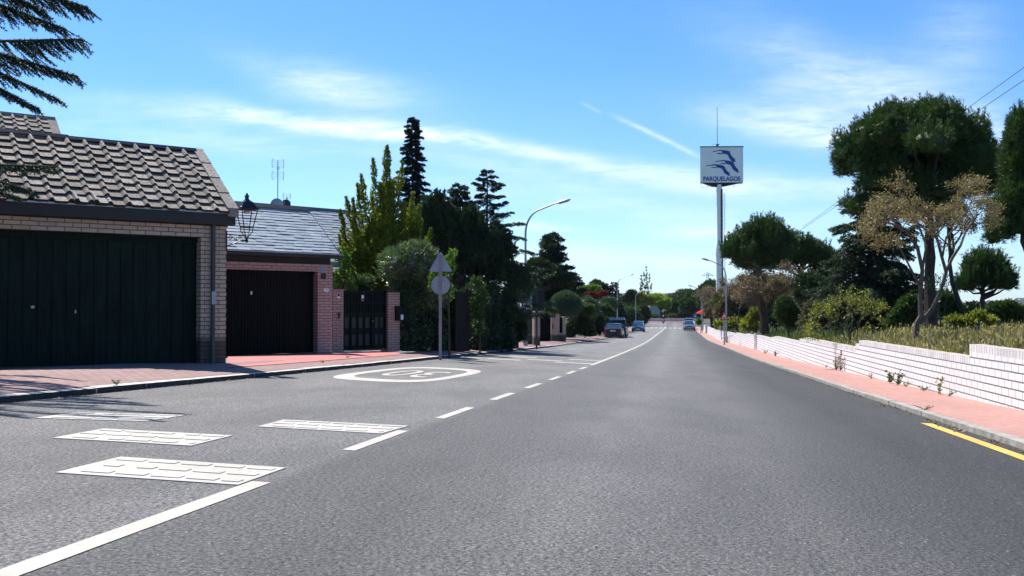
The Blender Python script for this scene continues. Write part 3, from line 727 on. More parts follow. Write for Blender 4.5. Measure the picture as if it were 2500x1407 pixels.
pp = MB(); pp.tube([(-.25, -.055, 2.36), (-.25, -.055, 1.2)], .038, 10); pp.tube([(-.25, -.055, 1.2), (-.25, -.055, .0)], .036, 10); pp.tube([(-.25, -.055, 1.62), (-.25, -.055, 1.66)], .046, 10); pp.tube([(-.25, -.055, .55), (-.25, -.055, .6)], .046, 10)
pp.box(-.29, -.21, -.02, .004, 1.60, 1.63)
pipe = pp.build('downpipe', M_['pipe'], h1, smooth=True)
st_ = MB(); st_.box(-.285, -.215, -.10, -.0945, 1.0, 1.22); st_.build('sticker', M_['signback'], pipe)

# house roof rising behind the garage
hb = thing('house', 'taller house behind the tiled garage showing only its small weathered tile roof', 'house', tuple(P(190, 600, 22)), rz1)
bz = hb.location.z
zr = (742-274)/2300*23-bz
tiled_roof('roof', hb, -7, -.25, 0, zr-1.8, 2.3, zr-.02, 12, .28, 8)
w2 = MB(); w2.box(-7, -.3, .1, 4.5, -3, zr-1.8); w2.prism([(.1, zr-1.85), (4.5, zr-1.85), (2.3, zr-.12)], lambda a, c, d: (d, a, c), -7, -.3)
w2.face([(-7, 2.32, zr-.03), (-.2, 2.32, zr-.03), (-.2, 4.6, zr-1.9), (-7, 4.6, zr-1.9)])
w2.build('brick_wall', M_['brick1'], hb)
v2 = MB(); v2.prism([(-.05, zr-1.80), (2.3, zr+.03), (2.3, zr-.12), (.1, zr-1.86)], lambda a, c, d: (d, a, c), -.27, -.05)
v2.box(-7, -.07, 2.26, 2.38, zr-.02, zr+.045); v2.build('verge_tile', M_['tile'], hb)

# lantern on its scroll bracket
def lantern_head(root, z0, k=1.0, mat='black'):
    b = MB(); q = .7071
    def ring(r, z): return [(r, -r, z), (r, r, z), (-r, r, z), (-r, -r, z)]
    b.lathe((0, 0, z0), [(.205*k, .30*k), (.21*k, .315*k), (.115*k, .44*k), (.065*k, .47*k), (.04*k, .49*k), (.035*k, .53*k), (.055*k, .545*k), (.03*k, .56*k), (.012*k, .60*k)], 4)
    b.lathe((0, 0, z0), [(.125*k, -.01*k), (.125*k, .012*k), (.10*k, .014*k)], 4)
    for sx_, sy_ in ((1,1),(1,-1),(-1,1),(-1,-1)):
        b.tube([(sx_*.083*k, sy_*.083*k, z0), (sx_*.142*k, sy_*.142*k, z0+.305*k)], .009*k, 6)
        b.tube([(sx_*.083*k, sy_*.083*k, z0), (sx_*.075*k, sy_*.075*k, z0-.08*k), (sx_*.03*k, sy_*.03*k, z0-.15*k), (0, 0, z0-.22*k)], .008*k, 6)
        b.tube([(sx_*.14*k, sy_*.14*k, z0+.30*k), (sx_*.165*k, sy_*.165*k, z0+.345*k)], .008*k, 5)
    o = b.build('lantern_frame', M_[mat], root)
    return o
l1 = thing('wall_lantern', 'black iron lantern on a scroll bracket at the tiled garage corner', 'lantern', (-4.93+.8*.36, 16.25+.6*.36, 1.34), rz1)
lf = lantern_head(l1, 0)
g_ = MB(); g_.lathe((0, 0, 0), [(.06, .28), (.065, .25), (.03, .235)], 10); g_.build('lamp_glass', M_['lgl'], lf, smooth=True)
br = MB()
br.tube([(-.36, 0, -.14), (-.02, 0, -.15), (0, 0, -.2)], .011, 6); br.tube([(-.36, 0, -.34), (-.25, 0, -.31), (-.12, 0, -.24), (-.01, 0, -.22)], .010, 6)
for cx, cz, r0 in ((-.29, -.20, .045), (-.12, -.19, .035), (-.07, -.245, .03), (-.2, -.23, .03)):
    br.tube([(cx+r0*(1-t/14)*math.cos(t*.8), 0, cz+r0*(1-t/14)*math.sin(t*.8)) for t in range(11)], .007, 5)
br.box(-.37, -.355, -.03, .03, -.42, -.08); br.lathe((0, 0, -.24), [(.0, -.04), (.03, -.01), (.03, .01), (.012, .04)], 8)
br.build('scroll_bracket', M_['black'], l1)

# ------------------------------------------------------------------ slate-roofed garage
def slate_roof(name, parent, x0, x1, y0, z0, y1, z1, nrow, wd, seed, x1top=None):
    b = MB(); rnd = random.Random(seed); L = math.hypot(y1-y0, z1-z0); dy, dz = (y1-y0)/L, (z1-z0)/L; ny, nz_ = -dz, dy; ex = L/nrow
    for r_ in range(nrow):
        x = x0-(r_ % 2)*wd/2-rnd.uniform(0, .1); fr = r_/nrow
        xe = x1+((x1top-x1)*fr if x1top is not None else 0)
        while x < xe:
            ww = wd*rnd.uniform(.8, 1.2); e = min(x+ww, xe)
            if e-x < .04: break
            a, c = max(x, x0)+.0015, e-.0015; lo = r_*ex-.012+rnd.uniform(-.006, .006)*(rnd.random() < .5); hi = (r_+1)*ex+.02; j = rnd.uniform(-.003, .006); k = rnd.uniform(-.002, .002)
            if c > a:
                pt = lambda xx, l, h: (xx, y0+dy*l+ny*h, z0+dz*l+nz_*h)
                T = [pt(a, lo, .018+j), pt(c, lo, .018+j+k), pt(c, hi, .004+j), pt(a, hi, .004+j)]; Bq = [pt(a, lo, .008+j), pt(c, lo, .008+j)]
                i = len(b.v); b.v += T+Bq; b.f += [(i, i+1, i+2, i+3), (i+4, i+5, i+1, i)]; b.m += [0, 0]; b.uv += [None, None]
            x = e
    o = b.build(name, M_['slate'], parent)
    u = MB(); xt = x1top if x1top is not None else x1; u.face([(x0, y0, z0-.01), (x1-.02, y0, z0-.01), (xt-.02, y1, z1-.01), (x0, y1, z1-.01)]); u.build('roof_deck', M_['dark'], o)
    return o
rz2 = math.atan2(.688, .725)
h2 = thing('garage', 'pink brick garage with grey slate roof and dark brown roller door', 'garage', (-4.55, 23.9, -1.22), rz2)
wl_ = MB(); wl_.box(-.434, 0, 0, .35, -.3, 2.21); wl_.box(-6.5, -.434, 0, .35, 2.03, 2.21); wl_.box(-.25, -.003, .35, 5, -.3, 2.21)
wl_.build('brick_wall', M_['brick2'], h2)
d = MB(); x = -6.4
while x < -.45:
    e = min(x+.085, -.434); d.box(x+.003, e-.008, .2, .22, .02, 2.03); x = e
d.box(-6.4, -.434, .218, .24, 0, 2.03); d.box(-6.4, -.434, .17, .2, 1.95, 2.029)
dr = d.build('garage_door', M_['brown'], h2); lk = MB(); lk.box(-2.17, -2.13, .185, .2, 1.44, 1.52); lk.build('lock', M_['wht'], dr)
f = MB(); f.box(-6.5, .0, .10, .32, 2.21, 2.40); f.box(-6.5, .06, -.30, -.10, 2.36, 2.44); f.box(-6.5, .06, -.1, .35, 2.40, 2.46)
f.build('fascia', M_['wood'], h2)
gt = MB(); gt.box(-6.5, .08, -.34, -.26, 2.44, 2.466); gt.build('gutter', M_['signback'], h2)
sr = slate_roof('roof', h2, -6.5, .0, -.30, 2.475, 1.22, 3.70, 16, .27, 6)
rg = MB(); rg.prism([(1.1, 3.66), (1.22, 3.765), (1.34, 3.66)], lambda p, q, d: (d, p, q), -6.5, .01); rg.face([(-6.5, 1.22, 3.70), (-.02, 1.22, 3.70), (-.02, 2.8, 2.4), (-6.5, 2.8, 2.4)]); rg.build('ridge_cap', M_['black'], sr)
vs_ = MB(); vs_.prism([(-.33, 2.47), (1.24, 3.72), (1.24, 3.64), (-.30, 2.42)], lambda a, c, d: (d, a, c), -.005, .028); vs_.build('verge_strip', M_['black'], sr)
gb = MB(); gb.prism([(-.2, 2.46), (1.22, 3.66), (2.6, 2.46)], lambda a, c, d: (d, a, c), -.1, .02); gb.build('gable', M_['wood'], h2)
pl = MB(); pl.box(-.355, -.20, -.012, .001, 2.02, 2.145); pl.build('alarm_plate', M_['signback'], h2)
pl = MB(); pl.box(-.350, -.205, -.012, .001, 1.84, 1.985); q_ = pl.build('notice_plate', M_['gatep'], h2)
pl = MB()
for k in range(4): pl.box(-.34, -.215, -.016, -.012, 2.035+k*.027, 2.045+k*.027)
pl.build('alarm_lettering', M_['blue'], h2)
pl = MB(); pl.prism([(-.075*math.cos(t*.5236)-.19, .055*math.sin(t*.5236)+1.565) for t in range(12)], lambda a, c, d: (a, d, c), -.012, .0); npl = pl.build('number_plate', M_['wht'], h2)
def text_part(body, h, wd, fn, mat, parent, name, bold=0, off=.002, d=.01, center=True):
    """raised letters: fn(x, z, depth) maps the glyph plane into the thing's own space"""
    cu = bpy.data.curves.new('t', 'FONT'); cu.body = body; cu.size = 1; cu.resolution_u = 4; cu.offset = bold
    o = bpy.data.objects.new('t', cu); C.objects.link(o); dg = bpy.context.evaluated_depsgraph_get(); dg.update()
    me = bpy.data.meshes.new_from_object(o.evaluated_get(dg)); V = [v.co.copy() for v in me.vertices]; Fs = [tuple(p.vertices) for p in me.polygons]; bpy.data.objects.remove(o)
    x0, x1 = min(v.x for v in V), max(v.x for v in V); y0, y1 = min(v.y for v in V), max(v.y for v in V)
    b = MB()
    for v in V: b.v.append(tuple(fn((v.x-(x0+x1)/2)/(x1-x0)*wd, (v.y-(y0+y1)/2)/(y1-y0)*h, off)))
    b.f = Fs; b.m = [0]*len(Fs); b.uv = [None]*len(Fs)
    return b.build(name, mat, parent)
text_part('7', .07, .04, lambda x, z, d: (x-.19, -.0125-d, z+1.565), M_['black'], npl, 'house_number')
an = thing('tv_antenna', 'tall television antenna mast with two grid reflectors on the slate roof ridge', 'antenna', tuple(P(678, 505, 26.5)), rz2-.5)
az0 = an.location.z; am = MB(); top = (742-392)/2300*26.5-az0
am.tube([(0, 0, -.3), (0, 0, top)], .014, 6)
mast = am.build('mast', M_['signback'], an)
def grid_ant(root, zc, s=1.0, n=4):
    b = MB()
    for sx_ in (-1, 1):
        for zz in (zc-.17*s, zc+.17*s):
            for k in range(n): b.tube([(sx_*.0, .03, zz+(k-1.5)*.06*s), (sx_*.15*s, .0, zz+(k-1.5)*.065*s)], .0035, 3)
            b.tube([(sx_*.15*s, 0, zz-.13*s), (sx_*.165*s, 0, zz), (sx_*.15*s, 0, zz+.13*s)], .007, 4)
    b.tube([(0, 0, zc-.02), (0, -.28*s, zc+.05)], .014, 5)
    for k in range(3): b.tube([(-.05*s, -.08-.06*k, zc+.02*k), (.05*s, -.08-.06*k, zc+.02*k)], .005, 4)
    return b.build('grid_reflector', M_['signback'], root)
grid_ant(an, top-.25, 1.0)
a2 = thing('tv_antenna', 'small low television antenna just behind the black chimney cowl', 'antenna', tuple(P(700, 490, 27.4)), rz2-.5)
m2 = MB(); m2.tube([(0, 0, -.5), (0, 0, .1)], .012, 6); m2.build('mast', M_['signback'], a2); grid_ant(a2, .02, .65)
ds = thing('satellite_dish', 'pale round satellite dish at the foot of the antenna mast', 'satellite dish', tuple(P(676, 500, 26.0)), 0)
dm = MB(); dm.lathe((0, 0, 0), [(.001, .05), (.08, .043), (.15, .02), (.175, 0), (.172, -.005), (.08, .035)], 20); o = dm.build('reflector', M_['signback'], ds, smooth=True); o.rotation_euler = (R(98), 0, R(12))
ar = MB(); ar.tube([(0, 0, -.05), (0, -.0, -.4)], .014, 5); ar.tube([(0, .1, -.15), (0, .3, 0)], .008, 4); ar.build('arm', M_['signback'], ds)
ch = thing('chimney_cowl', 'squat black chimney cowl on the slate ridge beside the satellite dish', 'chimney', tuple(P(698, 511, 26.2)), rz2)
cm = MB(); cm.lathe((0, 0, -.2), [(.07, 0), (.07, .25), (.045, .28)], 12); cm.build('flue', M_['black'], ch, smooth=True)
cm = MB(); cm.box(-.085, .085, -.085, .085, .06, .22); cm.box(-.06, .06, -.06, .06, .22, .26); cm.box(-.095, .095, -.095, .095, .10, .115); cm.box(-.095, .095, -.095, .095, .15, .165); cm.build('cowl', M_['black'], ch)

# neighbouring house behind the golden cypress
h3 = thing('house', 'beige rendered house with slate roof half hidden behind the golden cypress', 'house', (P(836, 700, 31).x, 31, -1.4), rz2)
zE = (742-640)/2300*31+1.4; zR = (742-519)/2300*34.3+1.4
b = MB(); b.box(-3.5, 3.4, 0, 5, -.5, zE); b.build('wall', M_['plaster'], h3)
slate_roof('roof', h3, -3.6, 3.3, -.3, zE-.35, 2.4, zR, 24, .3, 12, x1top=2.3)
b = MB(); b.prism([(2.3, zR-.04), (2.4, zR+.06), (2.5, zR-.04)], lambda p, q, d: (d, p, q), -3.6, 2.35); b.face([(-3.6, 2.4, zR), (2.3, 2.4, zR), (3.3, 5.1, zE-.4), (-3.6, 5.1, zE-.4)]); b.build('ridge_cap', M_['black'], h3)

# ------------------------------------------------------------------ garden gate between brick pillars
def pillar(loc, rz, w_, dpt, h, label, mat, x0=0):
    t = thing('brick_pillar', label, 'pillar', loc, rz)
    b = MB(); b.box(x0, x0+w_, 0, dpt, -.3, h); b.build('shaft', mat, t)
    b = MB(); b.box(x0-.02, x0+w_+.02, -.02, dpt+.02, h, h+.035); b.build('cap', M_['wood'], t); return t
GO = Vector((-4.57, 25.55, -1.30)); gu = Vector((.725, .688, 0)); gn = Vector((-.688, .725, 0))
p1 = pillar(GO+gu*-.33+gn*-.0, rz2, .33, .45, 1.69, 'pink brick pillar left of the dark green gate carrying a small lantern', M_['brick2'])
b = MB(); b.box(.12, .22, -.008, 0, 1.45, 1.58); k_ = b.build('fire_tag', M_['wht'], p1); b = MB(); b.box(.13, .21, -.012, -.008, 1.50, 1.575); b.build('red_mark', M_['red'], k_)
b = MB(); b.box(.15, .21, -.03, 0, .98, 1.06); b.box(.16, .2, -.02, 0, .9, .98); b.build('bell_pull', M_['gatep'], p1)
p1b = MB(); p1b.box(-.36, 0, .02, .35, -.3, 1.69); p1b.box(-.38, -.02, .0, .37, 1.69, 1.72); p1b.build('wing', M_['brick2'], p1)
p2 = pillar(GO+gu*1.475+gn*-.02, rz2, .40, .36, 1.62, 'pink brick pillar right of the dark green gate with a letterbox', M_['brick2'])
lb = thing('letterbox', 'dark green letterbox with a white sticker on the right gate pillar', 'letterbox', GO+gu*1.70+gn*-.02, rz2)
b = MB(); b.box(0, .26, -.11, -.002, .82, 1.18); b.prism([(-.12, 1.18), (-.002, 1.18), (-.002, 1.24)], lambda a, c, d: (d, a, c), -.01, .27); b.build('box', M_['gate'], lb, bevel=.004)
b = MB(); b.box(.13, .22, -.114, -.11, .85, .99); b.build('sticker', M_['wht'], lb)
b = MB(); b.box(.15, .19, -.117, -.114, 1.0, 1.04); b.build('lock', M_['gatep'], lb)
gt_ = thing('garden_gate', 'dark green panelled steel gate between two pink brick pillars', 'gate', GO+gn*.08, rz2)
b = MB(); W_ = 1.47; H_ = 1.66
for x in (0, .98, W_-.05): b.box(x, x+.05, -.02, .03, .02, H_)
for z in (.04, .52, .99, 1.30, H_-.05): b.box(.05, .98, -.018, .028, z, z+.05); b.box(1.03, W_-.05, -.018, .028, z, z+.05)
b.build('frame', M_['gate'], gt_)
b = MB(); b.box(.02, W_-.02, .02, .026, .05, H_-.03); sh_ = b.build('backing', M_['gate'], gt_)
for z0, z1 in ((.12, .48), (.60, .95)):
    for xa_, xb_ in [(.10+k*.225, .225+k*.225) for k in range(4)]+[(1.10, 1.20), (1.28, 1.36)]:
        b = MB(); b.box(xa_, xb_, .005, .019, z0+.03, z1-.03); b.build('raised_panel', M_['gatep'], gt_)
b = MB()
for k in range(5):
    b.box(.065+k*.225, .085+k*.225, -.012, .019, .07, .99)
for k in range(14): b.box(.08+k*.1, .10+k*.1, -.005, .019, 1.04, 1.60)
b.build('mullions', M_['gate'], gt_)
b = MB(); b.box(.62, .70, -.03, -.022, 1.38, 1.54); o = b.build('warning_tag', M_['wht'], gt_); b = MB(); b.box(.625, .695, -.033, -.03, 1.385, 1.45); b.build('red_mark', M_['red'], o)
b = MB(); b.tube([(1.0, -.02, .82), (1.0, -.06, .82), (.93, -.06, .82)], .008, 6); b.build('handle', M_['steel'], gt_)
b = MB(); b.box(.0, .98, -.03, .0, -.005, .015); b.build('threshold', M_['wht'], gt_)
l2 = thing('post_lantern', 'small lantern with pale hood standing on the left gate pillar', 'lantern', GO+gu*-.28+gn*.2+Vector((0, 0, 1.72)), rz2)
lantern_head(l2, .27, .42, 'brown'); b = MB(); b.lathe((0, 0, 0), [(.06, 0), (.035, .03), (.02, .1), (.018, .2), (.03, .25)], 8); b.build('stem', M_['black'], l2)
b = MB(); b.lathe((0, 0, .27), [(.04, .0), (.065, .12)], 4); b.build('lamp_glass', M_['lgl'], l2)
dc = GO+gu*1.0+gn*-1.0
b = MB(); b.box(-.3, .3, -.18, .18, 0, .012); mh = b.build('manhole_cover', M_['signback']); mh.location = (dc.x+.2, dc.y, terr(dc.x, dc.y)+.006); mh.rotation_euler = (0, 0, rz2); tag(mh, 'small grey metal cover set in the pavement before the gate', 'manhole cover')

# ------------------------------------------------------------------ poles, signs, lamps
def polesign(): pass
p0 = base(1075, 24.9); s1 = thing('road_sign', 'grey backs of a triangular and a round road sign on one pole by the hedge', 'road sign', p0, R(-6))
hp = 868-612; k = 24.9/2300
b = MB(); b.box(-.035, .035, -.02, .02, -.1, hp*k); b.build('post', M_['post'], s1)
b = MB(); tri = [(-.285, 0), (.285, 0), (.30, .03), (.03, .50), (-.03, .50), (-.30, .03)]
b.prism([(x_, z_*1.0+(868-652)*k) for x_, z_ in tri], lambda a, c, d: (a, d, c), .022, .034); o = b.build('triangular_plate', M_['signback'], s1)
b = MB(); b.prism([(.25*math.cos(t*math.pi/16), .25*math.sin(t*math.pi/16)+(868-685)*k) for t in range(32)], lambda a, c, d: (a, d, c), .022, .034); b.build('round_plate', M_['signback'], s1)
for z_ in (623, 639, 669, 701):
    b = MB(); b.box(-.075, .075, -.024, .022, (868-z_)*k, (868-z_+1.6)*k); b.build('clamp', M_['steel'], s1)
p0 = base(1310, 42.2); s2 = thing('notice_board', 'dark rectangular board seen from behind on a thin pole', 'sign board', p0, R(-4)); k = 42.2/2300
b = MB(); b.box(-.045, .045, -.02, .02, -.1, (846-700)*k); b.build('post', M_['pipe'], s2)
b = MB(); b.box(-.2, .34, .022, .06, (846-752)*k, (846-700)*k); b.build('board', M_['navy'], s2, bevel=.006)
def lamp(px, d, side, hh, label, dx, grp='street lamps along the road', z=None, hd=1.0):
    p = base(px, d) if z is None else Vector(((px-CX)/F*d, d, z))
    t = thing('street_lamp', label, 'street lamp', p, 0, grp)
    b = MB(); pts = [(0, 0, -.1), (0, 0, hh-1.6)]; rad = [.075, .05]
    for i in range(1, 9):
        a = i/8*R(76); pts.append((side*(1-math.cos(a))*dx*.52, 0, hh-1.6+math.sin(a)*1.15)); rad.append(.05-.012*i/8)
    pts.append((side*dx*.86, 0, hh-.18)); rad.append(.034)
    b.tube(pts, rad, 8); b.build('pole', M_['steel'], t, smooth=True)
    b = MB(); b.box(-.10, .10, -.10, .10, -.1, .5); b.box(-.06, .06, -.06, .06, .5, .56); b.build('base_cover', M_['steel'], t, bevel=.01)
    b = MB(); c0 = Vector((side*dx*.84, 0, hh-.2)); c1 = Vector((side*dx*1.12, 0, hh-.08))
    L = (c1-c0).length; ang = math.atan2(c1.z-c0.z, (c1.x-c0.x))
    Mr = Matrix.Translation(c0) @ Matrix.Rotation(-ang, 4, 'Y')
    sec = [(0, .03, .03), (.12, .07, .05), (.3, .11, .075), (.55, .12, .08), (.72, .10, .06), (.78, .05, .03)]
    n = 10; i0 = len(b.v)
    for x, ry, rz in sec:
        for j in range(n):
            a = 2*math.pi*j/n; b.v.append(tuple(Mr @ Vector((x*hd, math.cos(a)*ry, math.sin(a)*rz*(1 if math.sin(a) > 0 else .6)))))
    for q in range(len(sec)-1):
        for j in range(n): a0 = i0+q*n+j; a1 = i0+q*n+(j+1) % n; b.f.append((a0, a1, a1+n, a0+n)); b.m.append(0); b.uv.append(None)
    b.f += [tuple(i0+j for j in range(n)), tuple(i0+(len(sec)-1)*n+j for j in range(n))]; b.m += [0, 0]; b.uv += [None, None]
    hdo = b.build('lamp_head', M_['steel'], t, smooth=True)
    b = MB(); b.box(.2*hd, .66*hd, -.08, .08, -.065, -.045, 0, Mr); b.build('lens', M_['lgl'], hdo)
    return t
lamp(1283, 44, 1, 6.83, 'tall curved street lamp rising from the left hedge beside the dark board', 1.62)
lamp(1507, 118, 1, 7.35, 'curved street lamp behind the left hedges near the parked cars', 1.58)
lamp(1552, 168, 1, 6.7, 'tiny distant street lamp in front of the bare poplar', 2.0)
lamp(1773, 78, -1, 6.95, 'curved street lamp behind the bump warning sign on the right pavement', 1.52)
lamp(1712, 145, -1, 6.9, 'distant right hand street lamp rising out of the dark pine', 1.5)
# bump warning sign
p0 = base(1768, 70); k = 70/2300
ws = thing('warning_sign', 'red edged triangular road bump warning sign before the white wall', 'road sign', p0, R(4))
b = MB(); b.box(-.05, .05, -.0, .05, -.1, (835-755)*k); b.build('post', M_['steel'], ws)
zc = (835-767)*k
def tri_(s, z0): return [(s*math.cos(R(a))*1.0, s*math.sin(R(a))*1.0+z0) for a in (-30, 90, 210)]
b = MB(); b.prism(tri_(.40, zc), lambda a, c, d: (a, d, c), -.02, -.004); o = b.build('plate', M_['red'], ws)
b = MB(); b.prism(tri_(.275, zc), lambda a, c, d: (a, d, c), -.027, -.021); b.build('white_field', M_['wht'], o)
b = MB(); b.prism([(-.17, zc-.10), (.17, zc-.10), (.17, zc-.075), (.10, zc-.06), (.03, zc-.005), (-.03, zc-.005), (-.10, zc-.06), (-.17, zc-.075)], lambda a, c, d: (a, d, c), -.034, -.028); b.build('bump_symbol', M_['blk'], o)
# crossing sign
p0 = base(1697, 160); k = 160/2300
cs_ = thing('crossing_sign', 'small blue square pedestrian crossing sign beyond the silver car', 'road sign', p0, 0)
zc = (742-771)/2300*160-p0.z
b = MB(); b.box(-.04, .04, 0, .05, -.1, zc+.3); b.build('post', M_['steel'], cs_)
b = MB(); b.box(-.30, .30, -.02, 0, zc-.3, zc+.3); o = b.build('plate', M_['sblue'], cs_)
b = MB(); b.prism([(-.22, zc-.2), (.22, zc-.2), (0, zc+.22)], lambda a, c, d: (a, d, c), -.03, -.021); q_ = b.build('white_triangle', M_['wht'], o)
b = MB(); b.box(-.03, .03, -.04, -.031, zc-.05, zc+.08); b.tube([(0, -.036, zc-.05), (-.06, -.036, zc-.18)], .014, 4); b.tube([(0, -.036, zc-.05), (.06, -.036, zc-.18)], .014, 4); b.tube([(-.07, -.036, zc-.0), (.07, -.036, zc+.02)], .012, 4); b.build('walker_symbol', M_['blk'], q_)
b = MB(); p0 = base(1715, 128); b.tube([(0, 0, -.1), (0, 0, 4.1)], .05, 8); o = b.build('metal_post', M_['steel']); o.location = p0; tag(o, 'plain grey metal post standing at the far end of the white wall', 'post')
b = MB(); p0 = base(1711, 118); b.tube([(0, 0, -.05), (0, 0, .55)], .05, 8); b.lathe((0, 0, .55), [(.05, 0), (.06, .03), (.03, .08)], 8); o = b.build('bollard', M_['post']); o.location = (p0.x, p0.y, p0.z); tag(o, 'short thin bollard on the far right pavement', 'bollard')

# tall advertising pylon
D_ = 134.; k = D_/2300
pz = terr(P(1757, 700, D_).x, D_); sg = thing('sign_tower', 'tall pole sign with white panel of blue flying birds above PARQUELAGOS', 'sign tower', (P(1757, 700, D_).x, D_, pz), R(3))
def zz(py): return (742-py)*k-pz
b = MB(); b.lathe((0, 0, 0), [(.50, 0), (.50, zz(640)), (.62, zz(622)), (.62, zz(612)), (.40, zz(590)), (.38, zz(470)), (.45, zz(466)), (.28, zz(450))], 12); b.build('column', M_['panel'], sg, smooth=True)
b = MB(); b.box(.12, .36, -.46, -.39, zz(700), zz(462)); 
for i in range(22): b.box(.08, .42, -.49, -.46, zz(690-i*10), zz(689-i*10))
b.build('cable_tray', M_['black'], sg)
b = MB(); b.tube([(.62, -.1, zz(690)), (.62, -.1, zz(470))], .02, 4); b.tube([(.78, -.1, zz(690)), (.78, -.1, zz(470))], .02, 4)
for i in range(60): b.box(.62, .78, -.11, -.09, zz(688-i*3.6), zz(687.4-i*3.6))
b.build('ladder', M_['black'], sg)
xl, xr = (1710-1757)*k, (1814-1757)*k
A_, B__, Cb = (xl, 0), (xr, -.5), (.1, 4.6)
tp, bt = zz(359), zz(446)
def col3(z0, z1, f=1.0): return [(p[0]*f, (p[1])*f, z) for z in (z0, z1) for p in (A_, B__, Cb)]
b = MB(); v = col3(bt, tp); b.v = v; b.f = [(0, 1, 4, 3), (1, 2, 5, 4), (2, 0, 3, 5), (0, 2, 1), (3, 4, 5)]; b.m = [0]*5; b.uv = [None]*5; bx_ = b.build('panel_box', M_['panel'], sg)
fx = lambda u, w_, d: (xl+(xr-xl)*u+d*.08, -.5*u-d, bt+(tp-bt)*w_)
b = MB(); v = []
for z0 in (tp-.02, tp+.11):
    for p in ((xl-.06, -.06), (xr+.06, -.58), (.1, 4.7)): v.append((p[0], p[1], z0))
b.v = v; b.f = [(0, 1, 4, 3), (1, 2, 5, 4), (2, 0, 3, 5), (0, 2, 1), (3, 4, 5)]; b.m = [0]*5; b.uv = [None]*5; b.build('top_rim', M_['navy'], sg)
b = MB(); v = [(xl-.05, -.05, bt-.02), (xr+.05, -.56, bt-.02), (.1, 4.7, bt-.02), (-.5, .1, bt-.55), (.7, .0, bt-.55), (.1, 1.0, bt-.55)]
b.v = v; b.f = [(0, 1, 4, 3), (1, 2, 5, 4), (2, 0, 3, 5), (0, 2, 1), (3, 4, 5)]; b.m = [0]*5; b.uv = [None]*5; b.build('underside', M_['black'], sg)
b = MB(); b.box(xl-.05, xr+.05, -.02, .02, bt-.12, bt-.03)
b.tube([(xl+.1, .0, bt-.1), (xl+.05, -.3, bt-.75), (xl+1.2, -.2, bt-.6)], .03, 5); b.tube([(xr-1.6, -.3, bt-.5), (xr-1.3, -.5, bt-.62), (xr-1.3, -.5, bt-.3)], .03, 5)
b.build('floodlight_arms', M_['signback'], sg)
birds = [[(425,335),(560,300),(640,292),(750,300),(850,318),(905,340),(885,355),(920,430),(975,495),(1025,525),(1010,545),(1040,585),(985,600),(915,560),(870,500),(845,440),(815,405),(730,388),(680,390),(640,402),(590,395),(540,398),(545,385),(590,368),(650,378),(690,360),(680,325),(640,310),(560,318),(470,345)],
         [(490,580),(640,562),(700,550),(830,562),(930,585),(980,600),(985,640),(1040,735),(1110,800),(1090,812),(1125,870),(1085,872),(1010,825),(960,790),(940,735),(900,680),(830,658),(780,645),(740,658),(690,652),(635,650),(640,638),(690,625),(740,635),(775,612),(745,580),(640,582),(520,592)],
         [(255,690),(400,670),(470,655),(600,665),(700,688),(755,715),(755,745),(810,830),(880,882),(862,895),(900,950),(850,950),(780,910),(735,880),(715,825),(690,785),(650,760),(580,740),(540,740),(500,752),(440,748),(395,755),(400,745),(445,728),(500,735),(545,712),(520,685),(400,690),(300,700)]]
for bi in birds:
    b = MB(); b.prism([((x-115)/1120, 1-((y-215)-(x-115)*.0)/(1125-215)) for x, y in bi], fx, .015, .05); b.build('bird_emblem', M_['blue'], bx_)
text_part('PARQUELAGOS', .155, .86, lambda x, z, d: fx(.5+x*1.0, .095+z, .03), M_['blue'], bx_, 'lettering', bold=.03)
b = MB(); b.tube([(0, 1, tp), (0, 1, tp+.6)], .14, 8); b.tube([(0, 1, tp+.5), (0, 1, zz(256))], [.045, .03], 6)
for a in range(4): b.tube([(0, 1, tp+.35), (.38*math.cos(a*1.57+.4), 1+.38*math.sin(a*1.57+.4), tp+.62)], .04, 5)
b.tube([(-.75, .5, tp), (-.75, .5, tp+.6)], .02, 4); b.build('lightning_mast', M_['navy'], sg)

# power line pylon and wires
D2 = 420.; k2 = D2/2300; x0 = P(1728, 700, D2).x; py_ = thing('power_pylon', 'distant lattice electricity pylon with a triangular crossarm', 'pylon', (x0, D2, -4.5)); z_ = lambda p: (742-p)*k2+4.5
b = MB()
for sx_ in (-.42, .42):
    b.tube([(sx_*1.3, 0, 0), (sx_, 0, z_(667))], .10, 4)
for i in range(10): b.tube([(-.45, 0, z_(667)-1.2*i), (.45, 0, z_(667)-1.2*(i+1))], .05, 3); b.tube([(.45, 0, z_(667)-1.2*i), (-.45, 0, z_(667)-1.2*(i+1))], .05, 3)
b.build('mast', M_['signback'], py_)
b = MB(); zt, zb = z_(665.5), z_(673.5)
b.tube([(-2.7, 0, zb), (0, 0, zt), (2.7, 0, zb)], .09, 4); b.tube([(-2.7, 0, zb), (2.7, 0, zb)], .08, 4)
for x in (-1.5, -.7, 0, .7, 1.5): b.tube([(x, 0, zb), (x*.55, 0, zt-(abs(x)*.25))], .06, 3)
b.build('crossarm', M_['signback'], py_)
wires = thing('power_lines', 'thin overhead power cables crossing the sky above the right hand pines', 'power line', (0, 0, 0))
for (a, dA, c, dB, sag) in (((2500, 165), 60, (1960, 555), 330, 0), ((2500, 196), 60, (1940, 572), 330, 0)):
    A3, B3 = P(*a, dA)+(P(*a, dA)-P(*c, dB)).normalized()*10, P(*c, dB); b = MB(); b.tube([A3.lerp(B3, i/20)-Vector((0, 0, 4*sag*i/20*(1-i/20))) for i in range(21)], [.022+.05*i/20 for i in range(21)], 4); b.build('cable', M_['black'], wires)

